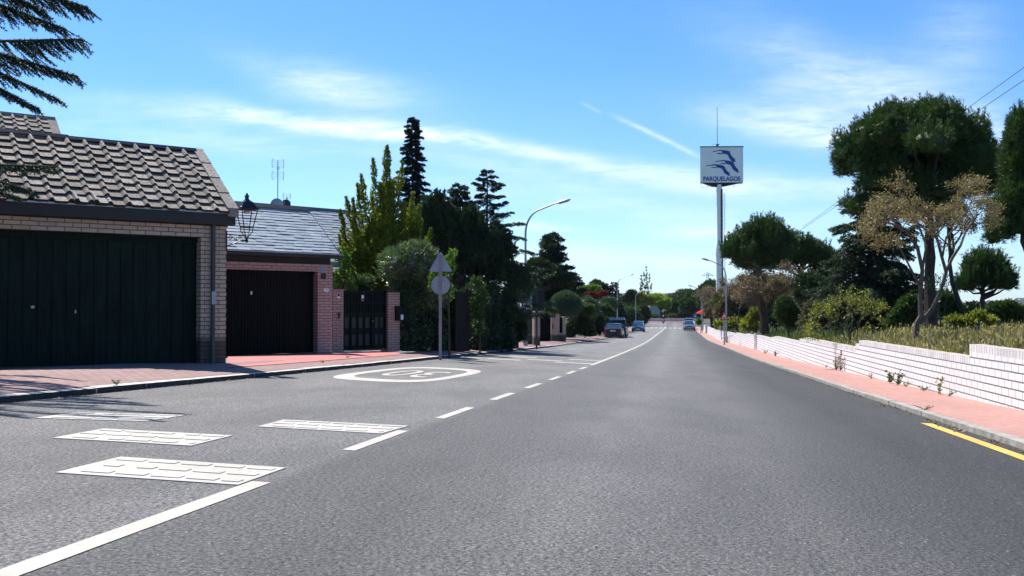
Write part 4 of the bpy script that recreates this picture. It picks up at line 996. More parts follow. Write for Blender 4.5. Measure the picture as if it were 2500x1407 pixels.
# ------------------------------------------------------------------ plants
def nrm(a): return a/np.maximum(np.linalg.norm(a, axis=-1, keepdims=True), 1e-9)
def leaves(c, d, L, W, rng, fold=.0):
    n = len(c); L = np.asarray(L)*np.ones(n); W = np.asarray(W)*np.ones(n)
    L = (L*rng.uniform(.7, 1.3, n))[:, None]; W = (W*rng.uniform(.7, 1.3, n))[:, None]
    d = nrm(d); s = nrm(np.cross(d, rng.normal(size=(n, 3))))
    return np.stack([c, c+d*L*.5+s*W*.5, c+d*L, c+d*L*.5-s*W*.5], 1)
def quads_obj(name, Q, mat, parent, tris=None):
    Q = np.concatenate(Q, 0) if isinstance(Q, list) else Q
    n = len(Q); me = bpy.data.meshes.new(name); me.vertices.add(4*n); me.vertices.foreach_set('co', Q.reshape(-1).astype(np.float32))
    me.loops.add(4*n); me.loops.foreach_set('vertex_index', np.arange(4*n, dtype=np.int32))
    me.polygons.add(n); me.polygons.foreach_set('loop_start', np.arange(0, 4*n, 4, dtype=np.int32))
    try: me.polygons.foreach_set('loop_total', np.full(n, 4, dtype=np.int32))
    except Exception: pass
    me.update(calc_edges=True); me.materials.append(mat)
    o = bpy.data.objects.new(name, me); C.objects.link(o); o.parent = parent; return o
def sph(rng, n): return nrm(rng.normal(size=(n, 3)))
def tufts(c, d, k, L, W, spread, rng):
    c = np.repeat(c, k, 0); d = nrm(np.repeat(d, k, 0)+rng.normal(size=c.shape)*spread); return leaves(c, d, L, W, rng)
def core(cn, r, rng, s=.72):
    """dense inner foliage of a lobe: a lumpy shell of leaf-sized faces"""
    nu, nv = 12, 7; out = []
    f = rng.uniform(.8, 1.1, (nv+1, nu))
    P_ = np.zeros((nv+1, nu, 3))
    for i in range(nv+1):
        for j in range(nu):
            a = math.pi*i/nv; t = 2*math.pi*j/nu; P_[i, j] = np.array((math.sin(a)*math.cos(t), math.sin(a)*math.sin(t), math.cos(a)))*f[i, j]*s
    P_ = P_*r+cn
    for i in range(nv):
        for j in range(nu): out.append([P_[i, j], P_[i, (j+1) % nu], P_[i+1, (j+1) % nu], P_[i+1, j]])
    return np.array(out)
def lobes_of(cn, r, nl, fr, rng, flat=-.5):
    out = []; cn = np.array(cn, float); r = np.array(r, float)
    for i in range(nl):
        for _ in range(30):
            v = sph(rng, 1)[0]
            if v[2] > flat: break
        q = fr*rng.uniform(.75, 1.25); rad = rng.uniform(.45, 1.0)**.5
        out.append((cn+v*r*(1-q)*rad, r*q*np.array((1, 1, rng.uniform(.8, 1.05)))))
    return out
def crown_pts(lobes, n, rng, up, shell=.8, flatcut=-.75):
    vol = np.array([l[1][0]*l[1][2] for l in lobes]); idx = rng.choice(len(lobes), n, p=vol/vol.sum())
    cn = np.array([l[0] for l in lobes])[idx]; r = np.array([l[1] for l in lobes])[idx]
    v = sph(rng, n); v[:, 2] = np.where(v[:, 2] < flatcut, -v[:, 2]*.5, v[:, 2]); v = nrm(v)
    p = cn+v*r*rng.uniform(shell, 1.04, (n, 1)); ins = np.zeros(n, bool)
    for l in lobes: ins |= (((p-l[0])/l[1])**2).sum(1) < .62**2
    p, v = p[~ins], v[~ins]; d = nrm(v+np.array((0, 0, up))); return p, d
def limbs(b, basez, lobes, r0, rng, top, k=10, m=0):
    for l in lobes[:k]:
        z = rng.uniform(.55, 1)*(top[2]-basez)+basez; s = Vector((top[0]*(z-basez)/(top[2]-basez+1e-6), top[1]*(z-basez)/(top[2]-basez+1e-6), z)); e = Vector(l[0])
        mid = s.lerp(e, .5)+Vector((rng.normal()*.08, rng.normal()*.08, -abs(rng.normal())*.08))*(e-s).length
        b.tube([s, mid, e], [r0*.4, r0*.27, r0*.1], 5, m)
SEED = [100]
def plant(name, label, cat, px, d, crowns, mat, kind='leaf', n=4000, L=None, W=None, k=1, spread=.5, up=.3, nl=9, fr=.45, trunk=None, tr=.1, tmat='trunk', group=None,
          basepx=None, flat=-.5, shell=.75, lean=None, usecore=True, depth=1.0, basey=None, flatcut=-.75, coref=.72, shoot=0):
    """crowns: (cx, cy, half-width, half-height) read off at distance d and turned into metres"""
    SEED[0] += 7; rng = np.random.default_rng(SEED[0]); m = d/2300
    Bp = base(px, d) if basey is None else P(px, basey, d)
    t = thing(name, label, cat, Bp, 0, group)
    lobes = []; Q = []
    for c in crowns:
        D = c[5] if len(c) > 5 else d; mm = D/2300
        q = P(c[0], c[1], D)-Bp; dd = depth*(c[4] if len(c) > 4 else 1)
        R_ = (c[2]*mm, c[2]*mm*dd, c[3]*mm); sub = lobes_of(q, R_, nl, fr, rng, flat); lobes += sub
    L = L or .005*d+.03; W = W or L*.35
    p, dr = crown_pts(lobes, n, rng, up, shell, flatcut)
    p = p+sph(rng, len(p))*L*.35
    Q.append(tufts(p, dr, k, L, W, spread, rng))
    if shoot:      # upright young shoots standing proud of the crown
        sel = (rng.random(len(p)) < .14) & (dr[:, 2] > .25); ps_, ds_ = p[sel], nrm(dr[sel]*.35+np.array((0, 0, 1.))+rng.normal(size=(sel.sum(), 3))*.12)
        for q_ in range(4): Q.append(tufts(ps_+ds_*shoot*q_/3.5, ds_, 6, L*.8, W, .42, rng))
    if usecore: 
        for l in lobes: Q.append(core(l[0], l[1], rng, coref))
    if trunk is not None:
        b = MB(); tops = [P(*q_, d)-Bp for q_ in trunk]; pts = [Vector((0, 0, -.15))]+tops
        nseg = []
        rad = [tr*(1.15 if i == 0 else 1-.5*i/len(pts)) for i in range(len(pts))]
        pp = []; rr_ = []
        for i in range(len(pts)-1):
            for j in range(4):
                a = j/4; v = pts[i].lerp(pts[i+1], a)+Vector((rng.normal(), rng.normal(), 0))*tr*.12; pp.append(v); rr_.append((rad[i]+(rad[i+1]-rad[i])*a)*rng.uniform(.93, 1.07))
        pp.append(pts[-1]); rr_.append(rad[-1]); b.tube(pp, rr_, 8)
        limbs(b, pts[-1].z*.45, sorted(lobes, key=lambda q_: rng.random()), tr, rng, pts[-1], 12)
        b.build('trunk', M_[tmat], t, smooth=True)
    quads_obj('crown' if trunk is not None else 'foliage', Q, M_[mat], t)
    return t
def cedar(name, label, cat, px, d, top, bot, hw, mat='cedar', n=26, L=.11, W=.028, droop=.25, rise=.25, tr=.12, k=7, seed=0, asym=0, shape=1.0, az=None, twd=.32, per=46, base_y=None, group=None, tipspread=.5, zmin=None, tmat='trunk', lmin=.5, thick=.18):
    """conifer with separate drooping boughs: top and bottom of the crown and half width in picture units at distance d"""
    SEED[0] += 7; rng = np.random.default_rng(SEED[0]+seed); m = d/2300
    Bp = base(px, d); t = thing(name, label, cat, Bp, 0, group); T = (P(px, top, d)-Bp).z; Z0 = (P(px, bot, d)-Bp).z; R0 = hw*m
    b = MB(); b.tube([(rng.normal()*.02, rng.normal()*.02, z) for z in np.linspace(-.1, T*.98, 9)], [tr*(1-.93*i/8)+.008 for i in range(9)], 7)
    Cn, Dn = [], []
    for i in range(n):
        f = (i+rng.uniform(-.5, .5))/n; f = min(max(f, 0.01), .99); z = Z0+(T-Z0)*f
        a = i*2.399+rng.normal()*.5
        ln = R0*((1-f)**shape)*(rng.uniform(lmin, 1.15))*(1+asym*math.cos(a))+.05*R0
        rs = rise*rng.uniform(.2, 1.7); dr_ = droop*rng.uniform(.4, 1.6)
        dirh = np.array((math.cos(a), math.sin(a), 0)); side = np.array((-math.sin(a), math.cos(a), 0))
        ns = max(8, int(per*(.25+.75*ln/R0))); tt = rng.uniform(.05, 1, ns)**.7
        zc = lambda q: z+ln*(rs*q-dr_*q*q*1.6)
        b.tube([(dirh[0]*ln*q, dirh[1]*ln*q, zc(q)) for q in (0, .3, .6, .95)], [tr*.3*(1-f*.7), tr*.2*(1-f*.7), tr*.12*(1-f*.7), .006], 4)
        w_ = twd*ln*(1.02-tt)*rng.uniform(-1, 1, ns)+rng.normal(size=ns)*.02
        c = dirh[None]*(ln*tt)[:, None]+side[None]*w_[:, None]; c[:, 2] = zc(tt)-np.abs(w_)*.5-rng.uniform(0, 1, ns)**2*thick*ln*(1.1-tt)+rng.uniform(0, 1, ns)*.03*ln
        dd = dirh[None]*1.0+side[None]*(np.sign(w_)*.6)[:, None]+np.array((0, 0, -.35-dr_*.5))[None]
        Cn.append(c); Dn.append(dd)
    c = np.concatenate(Cn); dd = nrm(np.concatenate(Dn))
    # each spray is a short chain of needle clumps
    Q = []
    for q in range(3): Q.append(tufts(c+dd*L*.8*q, dd, k, L, W, tipspread, rng))
    b.build('trunk', M_[tmat], t, smooth=True); quads_obj('crown', Q, M_[mat], t); return t

# --- left hand gardens, near to far
def bough(root, name, pts, lside, mat, rng, dens=1.0, L=.055, W=.011):
    """one hanging cedar bough: main limb with side sprays that droop"""
    b = MB(); pts = [Vector(p) for p in pts]; b.tube(pts, [.035, .02, .008][:len(pts)] if len(pts) == 3 else [.03]*len(pts), 5)
    Q = []; c, dd = [], []
    main = (pts[-1]-pts[0]).normalized(); tot = (pts[-1]-pts[0]).length
    ntw = int(30*dens)
    ntw = int(ntw*1.5)
    for i in range(ntw):
        f = .02+.98*(i+rng.uniform(0, 1))/ntw; p = pts[0].lerp(pts[1], min(1, f*2)) if f < .5 else pts[1].lerp(pts[2], f*2-1)
        sd = rng.uniform(-1, 1); ln = lside*(1.15-f*.85)*rng.uniform(.6, 1.15)
        dv = (main*rng.uniform(.6, 1.1)+Vector((rng.normal()*.15, sd*.55, -.55-rng.uniform(0, .45)))).normalized()
        prev = p; q = []
        ns = max(4, int(ln/.022))
        for j in range(ns):
            g_ = j/ns; pt = p+dv*ln*g_+Vector((main.x*.14*g_*g_*ln*2, 0, -.10*g_*g_*ln))
            q.append(pt); c.append(tuple(pt)); dd.append(tuple(dv+Vector((0, 0, -.15))))
        b.tube([q[0], q[len(q)//2], q[-1]], [.007, .005, .002], 3)
    for i in range(int(tot/.02)):
        f = i/(tot/.02); p = pts[0].lerp(pts[1], min(1, f*2)) if f < .5 else pts[1].lerp(pts[2], f*2-1); c.append(tuple(p)); dd.append(tuple(main))
    c = np.array(c); dd = nrm(np.array(dd)); Q.append(tufts(c, dd, 8, L*.85, W*.8, .38, rng)); return b, Q[0]
rng = np.random.default_rng(31)
Bc = Vector((-9.0, 12.0, terr(-9.0, 12.0))); ced = thing('cedar_tree', 'dark cedar whose drooping boughs hang in from the left edge above the tiled roof', 'tree', Bc)
tb = MB(); tb.tube([(0, 0, -.2), (.05, 0, 2.5), (0, .05, 5), (-.05, 0, 8)], [.22, .18, .14, .08], 10)
allq = []
def pb(px, py, d): return P(px, py, d+(1.25 if py < 350 else .9))-Bc
BO = [(( -330, -60, 11.4), (40, -40, 11.2), (215, 20, 11.0), .62, 2.2), ((-330, 40, 11.5), (-30, 0, 11.3), (160, 72, 11.1), .55, 2.0), ((-330, 110, 11.8), (20, 100, 11.3), (200, 96, 10.9), .60, 2.2), ((-330, 160, 11.8), (0, 130, 11.4), (190, 188, 11.1), .50, 2.2),
      ((-330, 200, 11.6), (-60, 150, 11.4), (145, 245, 11.2), .42, 1.9), ((-330, 240, 11.6), (-60, 185, 11.4), (95, 268, 11.2), .40, 1.7), ((-330, -20, 11.0), (-60, -60, 10.8), (110, 30, 10.6), .55, 2.0),
      ((-330, 420, 11.8), (-60, 400, 11.8), (140, 408, 11.7), .32, 1.7), ((-330, 440, 11.5), (-90, 415, 11.5), (85, 470, 11.5), .30, 1.6), ((-330, 460, 11.6), (-120, 430, 11.5), (50, 485, 11.3), .25, 1.4),
      ((-330, -160, 11.4), (0, -170, 11), (260, -90, 10.6), .6, 1.8), ((-330, -260, 11.4), (0, -260, 10.6), (200, -200, 10.2), .6, 1.6), ((-330, 100, 10.6), (-160, 60, 10.0), (-60, 120, 9.6), .6, 1.6), ((-330, -60, 10.4), (-120, -90, 9.8), (-20, 0, 9.2), .6, 1.6), ((-330, 250, 11.0), (-160, 230, 10.6), (-40, 300, 10.4), .5, 1.6)]
for a, m_, e, ls, dn in BO:
    b, q = bough(ced, 'bough', [pb(*a), pb(*m_), pb(*e)], ls, 'cedar', rng, dn); allq.append(q)
    i0 = len(tb.v); tb.v += b.v; tb.f += [tuple(i0+x for x in f) for f in b.f]; tb.m += b.m; tb.uv += b.uv
    tb.tube([(0, 0, min(7.6, max(2, pb(*a).z-.2))), tuple(pb(*a))], [.06, .035], 5)
tb.build('trunk', M_['trunk'], ced, smooth=True); quads_obj('crown', allq, M_['cedar'], ced)

# golden cypress: upright feathery plumes
def plume_tree(name, label, px, d, plumes, mat, L=.10, W=.028, dens=1.0, tr=.09, fill=()):
    SEED[0] += 5; rng = np.random.default_rng(SEED[0]); Bp = base(px, d); t = thing(name, label, 'tree', Bp); b = MB(); c, dd = [], []
    b.tube([(0, 0, -.1), (0, 0, 1.2), (0, 0, 3.2)], [tr, tr*.8, tr*.3], 7)
    for (x0, y0, x1, y1, wd, dep) in plumes:
        s = P(x0, y0, d)-Bp; e = P(x1, y1, d)-Bp; s.y += dep*.3; e.y += dep
        mid = s.lerp(e, .5)+Vector(((e.x-s.x)*.22, dep*.1, -abs(e.x-s.x)*.18)); ln = (e-s).length
        b.tube([s, mid, e], [.03, .02, .006], 4); n = int(ln*170*dens*(wd/18))
        f = rng.uniform(0, 1, n)**.85; F_ = f[:, None]
        s_, m_, e_ = np.array(s), np.array(mid), np.array(e)
        p = (1-F_)**2*s_+2*F_*(1-F_)*m_+F_**2*e_; tg = nrm(2*(1-F_)*(m_-s_)+2*F_*(e_-m_))
        rad = wd*d/2300*(np.minimum(1, (1-f)*1.8+.05))*(.75+.35*np.sin(f*17+rng.uniform(0, 6)))
        o_ = sph(rng, n); o_ -= tg*(o_*tg).sum(1)[:, None]; o_ = nrm(o_); q = p+o_*(rad*np.sqrt(rng.uniform(.1, 1, n)))[:, None]
        c.append(q); dd.append(nrm(tg*1.2+o_*.55+np.array((0, 0, .5))))
    c = np.concatenate(c); dd = np.concatenate(dd)
    Q = [tufts(c, dd, 4, L, W, .3, rng)]
    for cx, cy, hw, hh in fill:
        lb_ = lobes_of(P(cx, cy, d)-Bp, (hw*d/2300, hw*d/2300*.8, hh*d/2300), 9, .4, rng, -.9); p_, d_ = crown_pts(lb_, 1500, rng, 1.3, .5); Q.append(tufts(p_, nrm(d_+np.array((0, 0, 1.2))), 5, L, W, .3, rng))
        for l_ in lb_: Q.append(core(l_[0], l_[1], rng, .6))
    b.build('trunk', M_['trunk'], t, smooth=True); quads_obj('crown', Q, M_[mat], t); return t
PLM = [(940,600,945,360,20,.0),(935,560,908,388,11,.2),(950,560,985,400,10,-.2),(925,600,885,432,13,-.3),(930,590,905,478,14,.3),(915,620,872,450,13,.1),(910,640,848,486,13,-.2),(905,660,856,484,12,.4),
       (900,660,830,515,12,0),(900,680,838,560,14,-.3),(900,700,826,575,11,.2),(905,700,836,620,13,-.1),(920,700,870,540,18,-.5),(930,690,900,560,20,-.6),(950,680,950,470,22,-.3),(960,690,990,500,16,-.4),
       (970,680,1008,472,11,.1),(975,690,1030,540,12,-.2),(980,690,1022,500,12,.3),(985,690,1050,560,13,.2),(985,700,1020,590,16,-.4),(940,700,925,590,22,-.6),(960,700,970,590,22,-.5),(910,710,865,640,18,-.4),(900,720,845,690,14,-.2),(935,640,958,440,16,.3),(990,560,1000,490,10,.5)]
PLM += [(930+3*(i%5),700,855+i*7,650-10*(i%4)-(60-abs(i-13)*5),26,(.8 if i%2 else -.9)) for i in range(26)]
PLM += [(935,720,870+i*9,520+12*abs(i-8),20,(-.6 if i%2 else .5)) for i in range(0,17)]+[(920+i*6,720,850+i*13,600+8*(i%3),22,(.7 if i%2 else -.8)) for i in range(13)]
plume_tree('golden_cypress', 'golden green cypress with upright feathery plumes behind the garden gate', 935, 31, [(a, b_, c, d, w*1.6, e) for a, b_, c, d, w, e in PLM], 'gold', fill=((928, 650, 66, 75), (935, 560, 42, 62), (893, 625, 38, 60), (978, 620, 42, 75), (944, 480, 20, 52), (865, 660, 24, 40), (1005, 590, 24, 60)))
cedar('fir_tree', 'tall narrow blackish fir rising behind the golden cypress', 'tree', 1007, 46, 284, 700, 66, 'fir', n=210, L=.10, W=.03, droop=.10, rise=.10, per=60, k=6, shape=.72, twd=.40, tr=.14, lmin=.34, thick=.22)
plant('oleander_bush', 'rounded oleander bush with pale glossy leaves left of the road sign', 'bush', 1000, 28.2, [(1002, 668, 88, 90), (985, 745, 45, 90), (1060, 710, 40, 90)], 'olean', n=6500, k=3, L=.15, W=.026, spread=.75, up=.55, nl=9, fr=.5, trunk=[(1000, 700)], tr=.06)
plant('shrub', 'small glossy shrub peeping over the green garden gate', 'shrub', 888, 27.6, [(888, 692, 32, 26), (885, 730, 26, 40)], 'grn', n=900, k=3, L=.10, W=.022, up=.5, nl=6, fr=.5, trunk=[(888, 720)], tr=.03)
plant('climbing_shrub', 'bright leafy shrub between the slate garage and the golden cypress', 'shrub', 838, 27.3, [(836, 628, 20, 34), (845, 675, 30, 34), (822, 700, 14, 40), (860, 712, 22, 20)], 'bright', n=1500, k=2, L=.075, W=.045, up=.1, nl=6, fr=.42, trunk=[(838, 690)], tr=.03, usecore=False)
cedar('conifer', 'dark pyramidal conifer behind the road sign between the fir and the cedar', 'tree', 1122, 37, 450, 770, 105, 'pined', n=120, L=.10, W=.03, droop=.06, rise=.55, per=60, k=5, shape=.75, twd=.45, tr=.12, lmin=.35, thick=.2)
cedar('young_conifer', 'dark green conifer squeezed between the golden cypress and pyramidal conifer', 'tree', 1046, 39, 474, 800, 62, 'pined', n=90, L=.11, W=.035, droop=.1, rise=.45, per=50, k=5, shape=.6, twd=.5, tr=.09)
cedar('atlas_cedar', 'spiky topped cedar with long layered boughs next to the curved street lamp', 'tree', 1190, 37.5, 412, 800, 150, 'cedar', n=110, L=.075, W=.020, droop=.12, rise=.36, per=120, k=6, shape=.80, twd=.20, tr=.12, asym=.14, lmin=.32, thick=.17, tipspread=.35)
HDP = [(995, 27.2), (1030, 28.2), (1065, 29.3), (1100, 30.4), (1135, 31.6), (1170, 33), (1205, 34.6), (1238, 36.4)]
plant('hedge', 'tall dark overgrown hedge along the left pavement behind the road sign', 'hedge', 1110, 31.5, [(x_, 815, 24, 52, 1, D_) for x_, D_ in HDP]+[(x_, 745, 26, 55, 1, D_+.4) for x_, D_ in HDP]+[(x_, 845, 22, 22, 1, D_-.1) for x_, D_ in HDP], 'pined', n=26000, k=1, L=.13, W=.06, up=.15, nl=7, fr=.55, spread=.8, flat=-.95, coref=.85)
plant('dark_evergreen', 'dark evergreen mass filling the garden behind the left hedge', 'tree', 1130, 36, [(1070, 640, 60, 80, .6), (1130, 620, 60, 90, .6), (1190, 640, 55, 80, .6), (1090, 560, 40, 60, .6), (1150, 560, 40, 50, .6), (1240, 660, 44, 70, .6), (1262, 690, 36, 50, .6), (1215, 590, 36, 50, .6), (1040, 590, 36, 90, .6), (1070, 520, 30, 50, .6)], 'pined', n=19000, k=2, L=.15, W=.045, up=.5, nl=9, fr=.4, trunk=[(1130, 700)], tr=.14, shoot=.25)
b = MB(); b.box(-.38, .38, -.02, .03, .0, 1.9, 0)
for i in range(38): b.box(-.38+.02*i, -.372+.02*i, -.032, -.018, .0+.01*(i % 3), 1.88+.02*(i % 4))
o = b.build('brushwood_screen', M_['brush']); p0 = base(1128, 30.3); o.location = (p0.x, 30.3, p0.z); o.rotation_euler = (0, 0, R(60)); tag(o, 'dark brown brushwood screen panel standing in the left hedge', 'screen')
plant('leafy_shrub', 'bright leafed climbing shrub in the hedge beyond the brushwood screen', 'shrub', 1172, 30.6, [(1165, 700, 20, 30), (1160, 750, 22, 34), (1180, 730, 14, 30), (1168, 800, 18, 24)], 'grn', n=1300, k=2, L=.10, W=.045, nl=6, fr=.45, trunk=[(1172, 760)], tr=.03, usecore=False)
plant('laurel_shrub', 'yellowish green laurel leaves just right of the road sign plates', 'shrub', 1098, 26.5, [(1098, 655, 20, 34), (1104, 620, 10, 14), (1090, 710, 16, 40), (1070, 690, 22, 40)], 'bright', n=1100, k=2, L=.10, W=.038, up=.5, nl=6, fr=.45, trunk=[(1095, 700)], tr=.03, usecore=False)
plant('juniper_bush', 'grey green rounded juniper at the corner of the left hedge', 'bush', 1262, 40, [(1265, 720, 40, 42), (1288, 712, 24, 30), (1250, 780, 34, 50), (1268, 810, 28, 40)], 'sage', n=3800, k=4, L=.11, W=.03, up=.2, nl=8, fr=.45, trunk=[(1262, 780)], tr=.07)
plant('clipped_hedge', 'dark clipped hedge end at the foot of the grey green juniper', 'hedge', 1266, 39, [(1270, 800, 22, 50), (1255, 805, 22, 48)], 'hedge', n=3000, k=2, L=.10, W=.05, nl=6, fr=.55, flat=-.95)
# brick pier, gates and wall farther along
p0 = base(1311, 47); pk = 47/2300; t = thing('brick_pillar', 'sand brick pier standing behind the dark notice board', 'pillar', p0, R(20)); b = MB(); b.box(-.15, .17, 0, .4, -.2, (838-735)*pk); b.build('shaft', M_['brick1'], t)
b = MB(); b.box(-.18, .20, -.03, .43, (838-735)*pk, (838-732)*pk); b.build('cap', M_['wood'], t)
p0 = base(1296, 46); t = thing('garden_gate', 'black sheet gate left of the sand brick pier by the notice board', 'gate', p0, R(20)); b = MB(); b.box(-.35, .10, .1, .14, .03, 1.75); b.build('panel', M_['navy'], t); b = MB(); b.box(-.35, -.31, .08, .1, .03, 1.75); b.box(.06, .1, .08, .1, .03, 1.75); b.build('frame', M_['black'], t)
p0 = base(1333, 57); t = thing('garden_gate', 'black sheet gate right of the sand brick pier below the roof', 'gate', p0, R(12)); k = 57/2300; b = MB(); b.box(-14*k, 13*k, .1, .14, .03, 72*k); b.build('panel', M_['dark'], t); b = MB(); b.box(-14*k, 13*k, .07, .1, 70*k, 74*k); b.build('frame', M_['black'], t)
p0 = base(1362, 62); k = 62/2300; t = thing('garden_wall', 'low pale brick garden wall with a doorway under the ball tree', 'wall', p0, R(12)); b = MB(); b.box(-17*k, 4*k, 0, .25, -.2, 66*k); b.box(4*k, 20*k, .05, .25, -.2, 20*k); b.box(12*k, 20*k, 0, .25, -.2, 60*k); b.build('brickwork', M_['brick1'], t)
b = MB(); b.box(-14.5*k, -12*k, -.06, 0, 30*k, 42*k); b.build('intercom', M_['black'], t); b = MB(); b.box(4.2*k, 12*k, .1, .14, 20*k, 58*k); b.build('door', M_['dark'], t)
h4 = thing('house', 'far house showing only two blue slate roof slopes behind the notice board', 'house', P(1320, 760, 70), R(10)); k = 70/2300
b = MB(); b.box(-3, 2.0, .8, 6, -2.5, .1); b.build('wall', M_['plaster'], h4)
b = MB(); b.prism([(-44*k, 63*k), (-33*k, 63*k), (26*k, 4*k), (-44*k, 4*k)], lambda a, c, d: (a, d, c), .3, 6); b.build('roof', M_['slate'], h4)
# far left planting (name, label, px, d, crowns, mat, extra)
cedar('broad_conifer', 'broad dark conifer with bare tip right of the first street lamp', 'tree', 1348, 74, 568, 760, 72, 'pined', n=130, L=.2, W=.06, droop=.08, rise=.35, per=60, k=5, shape=.62, twd=.45, tr=.2, seed=3, lmin=.35, thick=.2)
plant('broad_conifer', 'lower olive green conifer at the foot of the bare tipped tree', 'tree', 1318, 72, [(1316, 660, 30, 34), (1340, 680, 40, 30), (1375, 690, 26, 24)], 'pined', n=3000, k=5, L=.3, W=.09, up=.3, nl=8, fr=.42, trunk=[(1320, 700)], tr=.14)
plant('ball_tree', 'clipped ball shaped tree on a bare trunk over the pavement', 'tree', 1377, 66, [(1380, 748, 31, 29)], 'sage', n=2600, k=5, L=.16, W=.05, up=.1, nl=1, fr=1.0, shell=.93, trunk=[(1378, 765)], tr=.11, tmat='twig', flat=-1, coref=.9)
plant('hedge', 'low bright clipped hedge over the black gate near the pier', 'hedge', 1340, 60, [(1338, 755, 14, 10), (1352, 758, 12, 12)], 'grn', n=700, k=2, L=.14, W=.07, nl=4, fr=.6, flat=-1)
FAR = [('hedge', 'dark square cut hedge just right of the ball tree trunk', 1420, 84, [(1408, 788, 24, 40), (1424, 784, 22, 40), (1396, 798, 16, 30), (1415, 806, 28, 26), (1390, 812, 14, 20), (1435, 808, 20, 24)], 'hedge', 3600, None, None),
 ('bush', 'flat topped light green bush over the dark square hedge', 1422, 76, [(1425, 752, 26, 12), (1440, 758, 16, 14)], 'grn', 1500, None, None),
 ('bush', 'grey green rounded bush directly right of the ball tree', 1432, 84, [(1432, 745, 28, 20), (1445, 755, 20, 22)], 'sage', 1800, None, None),
 ('bush', 'large dome shaped dark bush behind the parked black off-roader', 1497, 126, [(1495, 762, 28, 36), (1510, 780, 20, 34)], 'hedge', 2600, None, None),
 ('bush', 'dome topped grey green bush left of the dark dome bush', 1484, 114, [(1484, 742, 26, 16)], 'sage', 1400, None, None),
 ('feathery_bush', 'feathery light green conifer leaning over the dark sedan', 1466, 101, [(1465, 755, 28, 20), (1485, 765, 18, 14)], 'grn', 1800, None, None),
 ('hedge', 'dark hedge wall immediately left of the dark sedan', 1440, 95, [(1438, 790, 24, 34), (1456, 788, 18, 34), (1446, 806, 26, 22), (1462, 804, 14, 22, 1, 97), (1474, 790, 16, 30, 1, 108)], 'hedge', 3000, None, None),
 ('plum_tree', 'dark red leafed plum tree above the left hedges', 1455, 118, [(1440, 722, 12, 7), (1458, 725, 16, 8), (1474, 720, 10, 7)], 'redl', 1500, [(1455, 740)], .1),
 ('green_tree', 'light green leafy tree between the bare tipped conifer and cypresses', 1435, 120, [(1425, 715, 20, 15), (1450, 712, 20, 16), (1410, 722, 12, 16)], 'bright', 2600, [(1435, 735)], .12),
 ('green_tree', 'olive green tree rising just left of the two black cypresses', 1460, 140, [(1456, 696, 14, 12), (1468, 704, 14, 14)], 'grn', 1500, [(1460, 735)], .12),
 ('garden_tree', 'mixed green tree in the gap right of the dark notice board', 1352, 80, [(1345, 722, 22, 22), (1325, 712, 20, 22), (1372, 712, 22, 16), (1300, 715, 22, 26)], 'olive', 2600, [(1350, 740)], .12),
 ('bush', 'soft green bush between the black off-roader and the blue estate car', 1545, 170, [(1540, 762, 24, 24), (1552, 780, 18, 26), (1530, 782, 16, 26)], 'grn', 2800, None, None),
 ('ball_tree', 'purplish dark round tree behind the blue estate car', 1572, 196, [(1573, 768, 15, 25), (1566, 780, 14, 20)], 'hedge', 2200, [(1572, 790)], .15),
 ('willow_tree', 'pale yellowish willow behind the distant street lamp', 1550, 182, [(1545, 728, 14, 20), (1565, 735, 20, 22), (1585, 738, 12, 18)], 'ylw', 2600, [(1555, 750)], .15),
 ('dark_tree', 'dark pine left of the pale willow', 1542, 178, [(1540, 722, 12, 12), (1528, 732, 10, 10)], 'pined', 1300, [(1540, 750)], .2),
 ('lime_tree', 'bright yellow green tree at the end of the road', 1612, 232, [(1610, 738, 27, 18), (1600, 728, 18, 10), (1622, 748, 18, 14)], 'lime', 3600, [(1614, 755)], .25),
 ('umbrella_pine', 'broad dark pine immediately right of the bright lime tree', 1652, 236, [(1650, 748, 22, 16), (1640, 756, 16, 14)], 'pine', 2600, [(1652, 765)], .3),
 ('umbrella_pine', 'large dark pine behind the silver car', 1688, 205, [(1684, 745, 30, 26), (1695, 725, 22, 20), (1672, 755, 18, 16)], 'pine', 4200, [(1688, 765)], .35),
 ('umbrella_pine', 'dark pine standing close to the far street lamp on the right', 1738, 150, [(1738, 715, 36, 36), (1722, 735, 26, 30), (1755, 735, 24, 30)], 'pine', 5200, [(1738, 755)], .3),
 ('brown_shrub', 'brownish budding shrub beside the white gatepost', 1738, 128, [(1735, 762, 24, 26), (1750, 752, 18, 24)], 'brownl', 2200, [(1735, 780)], .06),
 ('bright_shrub', 'light green sapling peeping over the brown shrub by the dark pine', 1745, 118, [(1742, 738, 18, 12), (1755, 730, 10, 12)], 'bright', 700, [(1745, 750)], .05)]
for nm, lb_, px, d, cr, mt, n, tk, tr in FAR:
    round_ = nm in ('bush', 'hedge', 'ball_tree')
    plant(nm, lb_, 'hedge' if nm == 'hedge' else ('tree' if 'tree' in nm or 'pine' in nm else 'bush'), px, d, cr, mt, n=n, k=3 if mt in ('pine', 'pined') else 2, L=.0022*d+.06, W=(.0022*d+.06)*.45, nl=7, fr=.45 if not round_ else .6, trunk=tk, tr=tr or .1, up=.35, flat=-.95 if nm in ('hedge', 'bush') else -.4)
for i, (px, top, hw, l) in enumerate(((1477, 690, 7, 'left of two narrow black cypresses beyond the hedges'), (1485, 697, 6, 'right of two narrow black cypresses beyond the hedges'), (1500, 688, 8, 'slim pointed dark cypress close to the second street lamp'))):
    cedar('cypress', l, 'tree', px, 135, top, 790, hw*1.3, 'fir', n=60, L=.22, W=.12, droop=0, rise=.8, per=16, k=3, shape=.5, twd=.6, tr=.1)
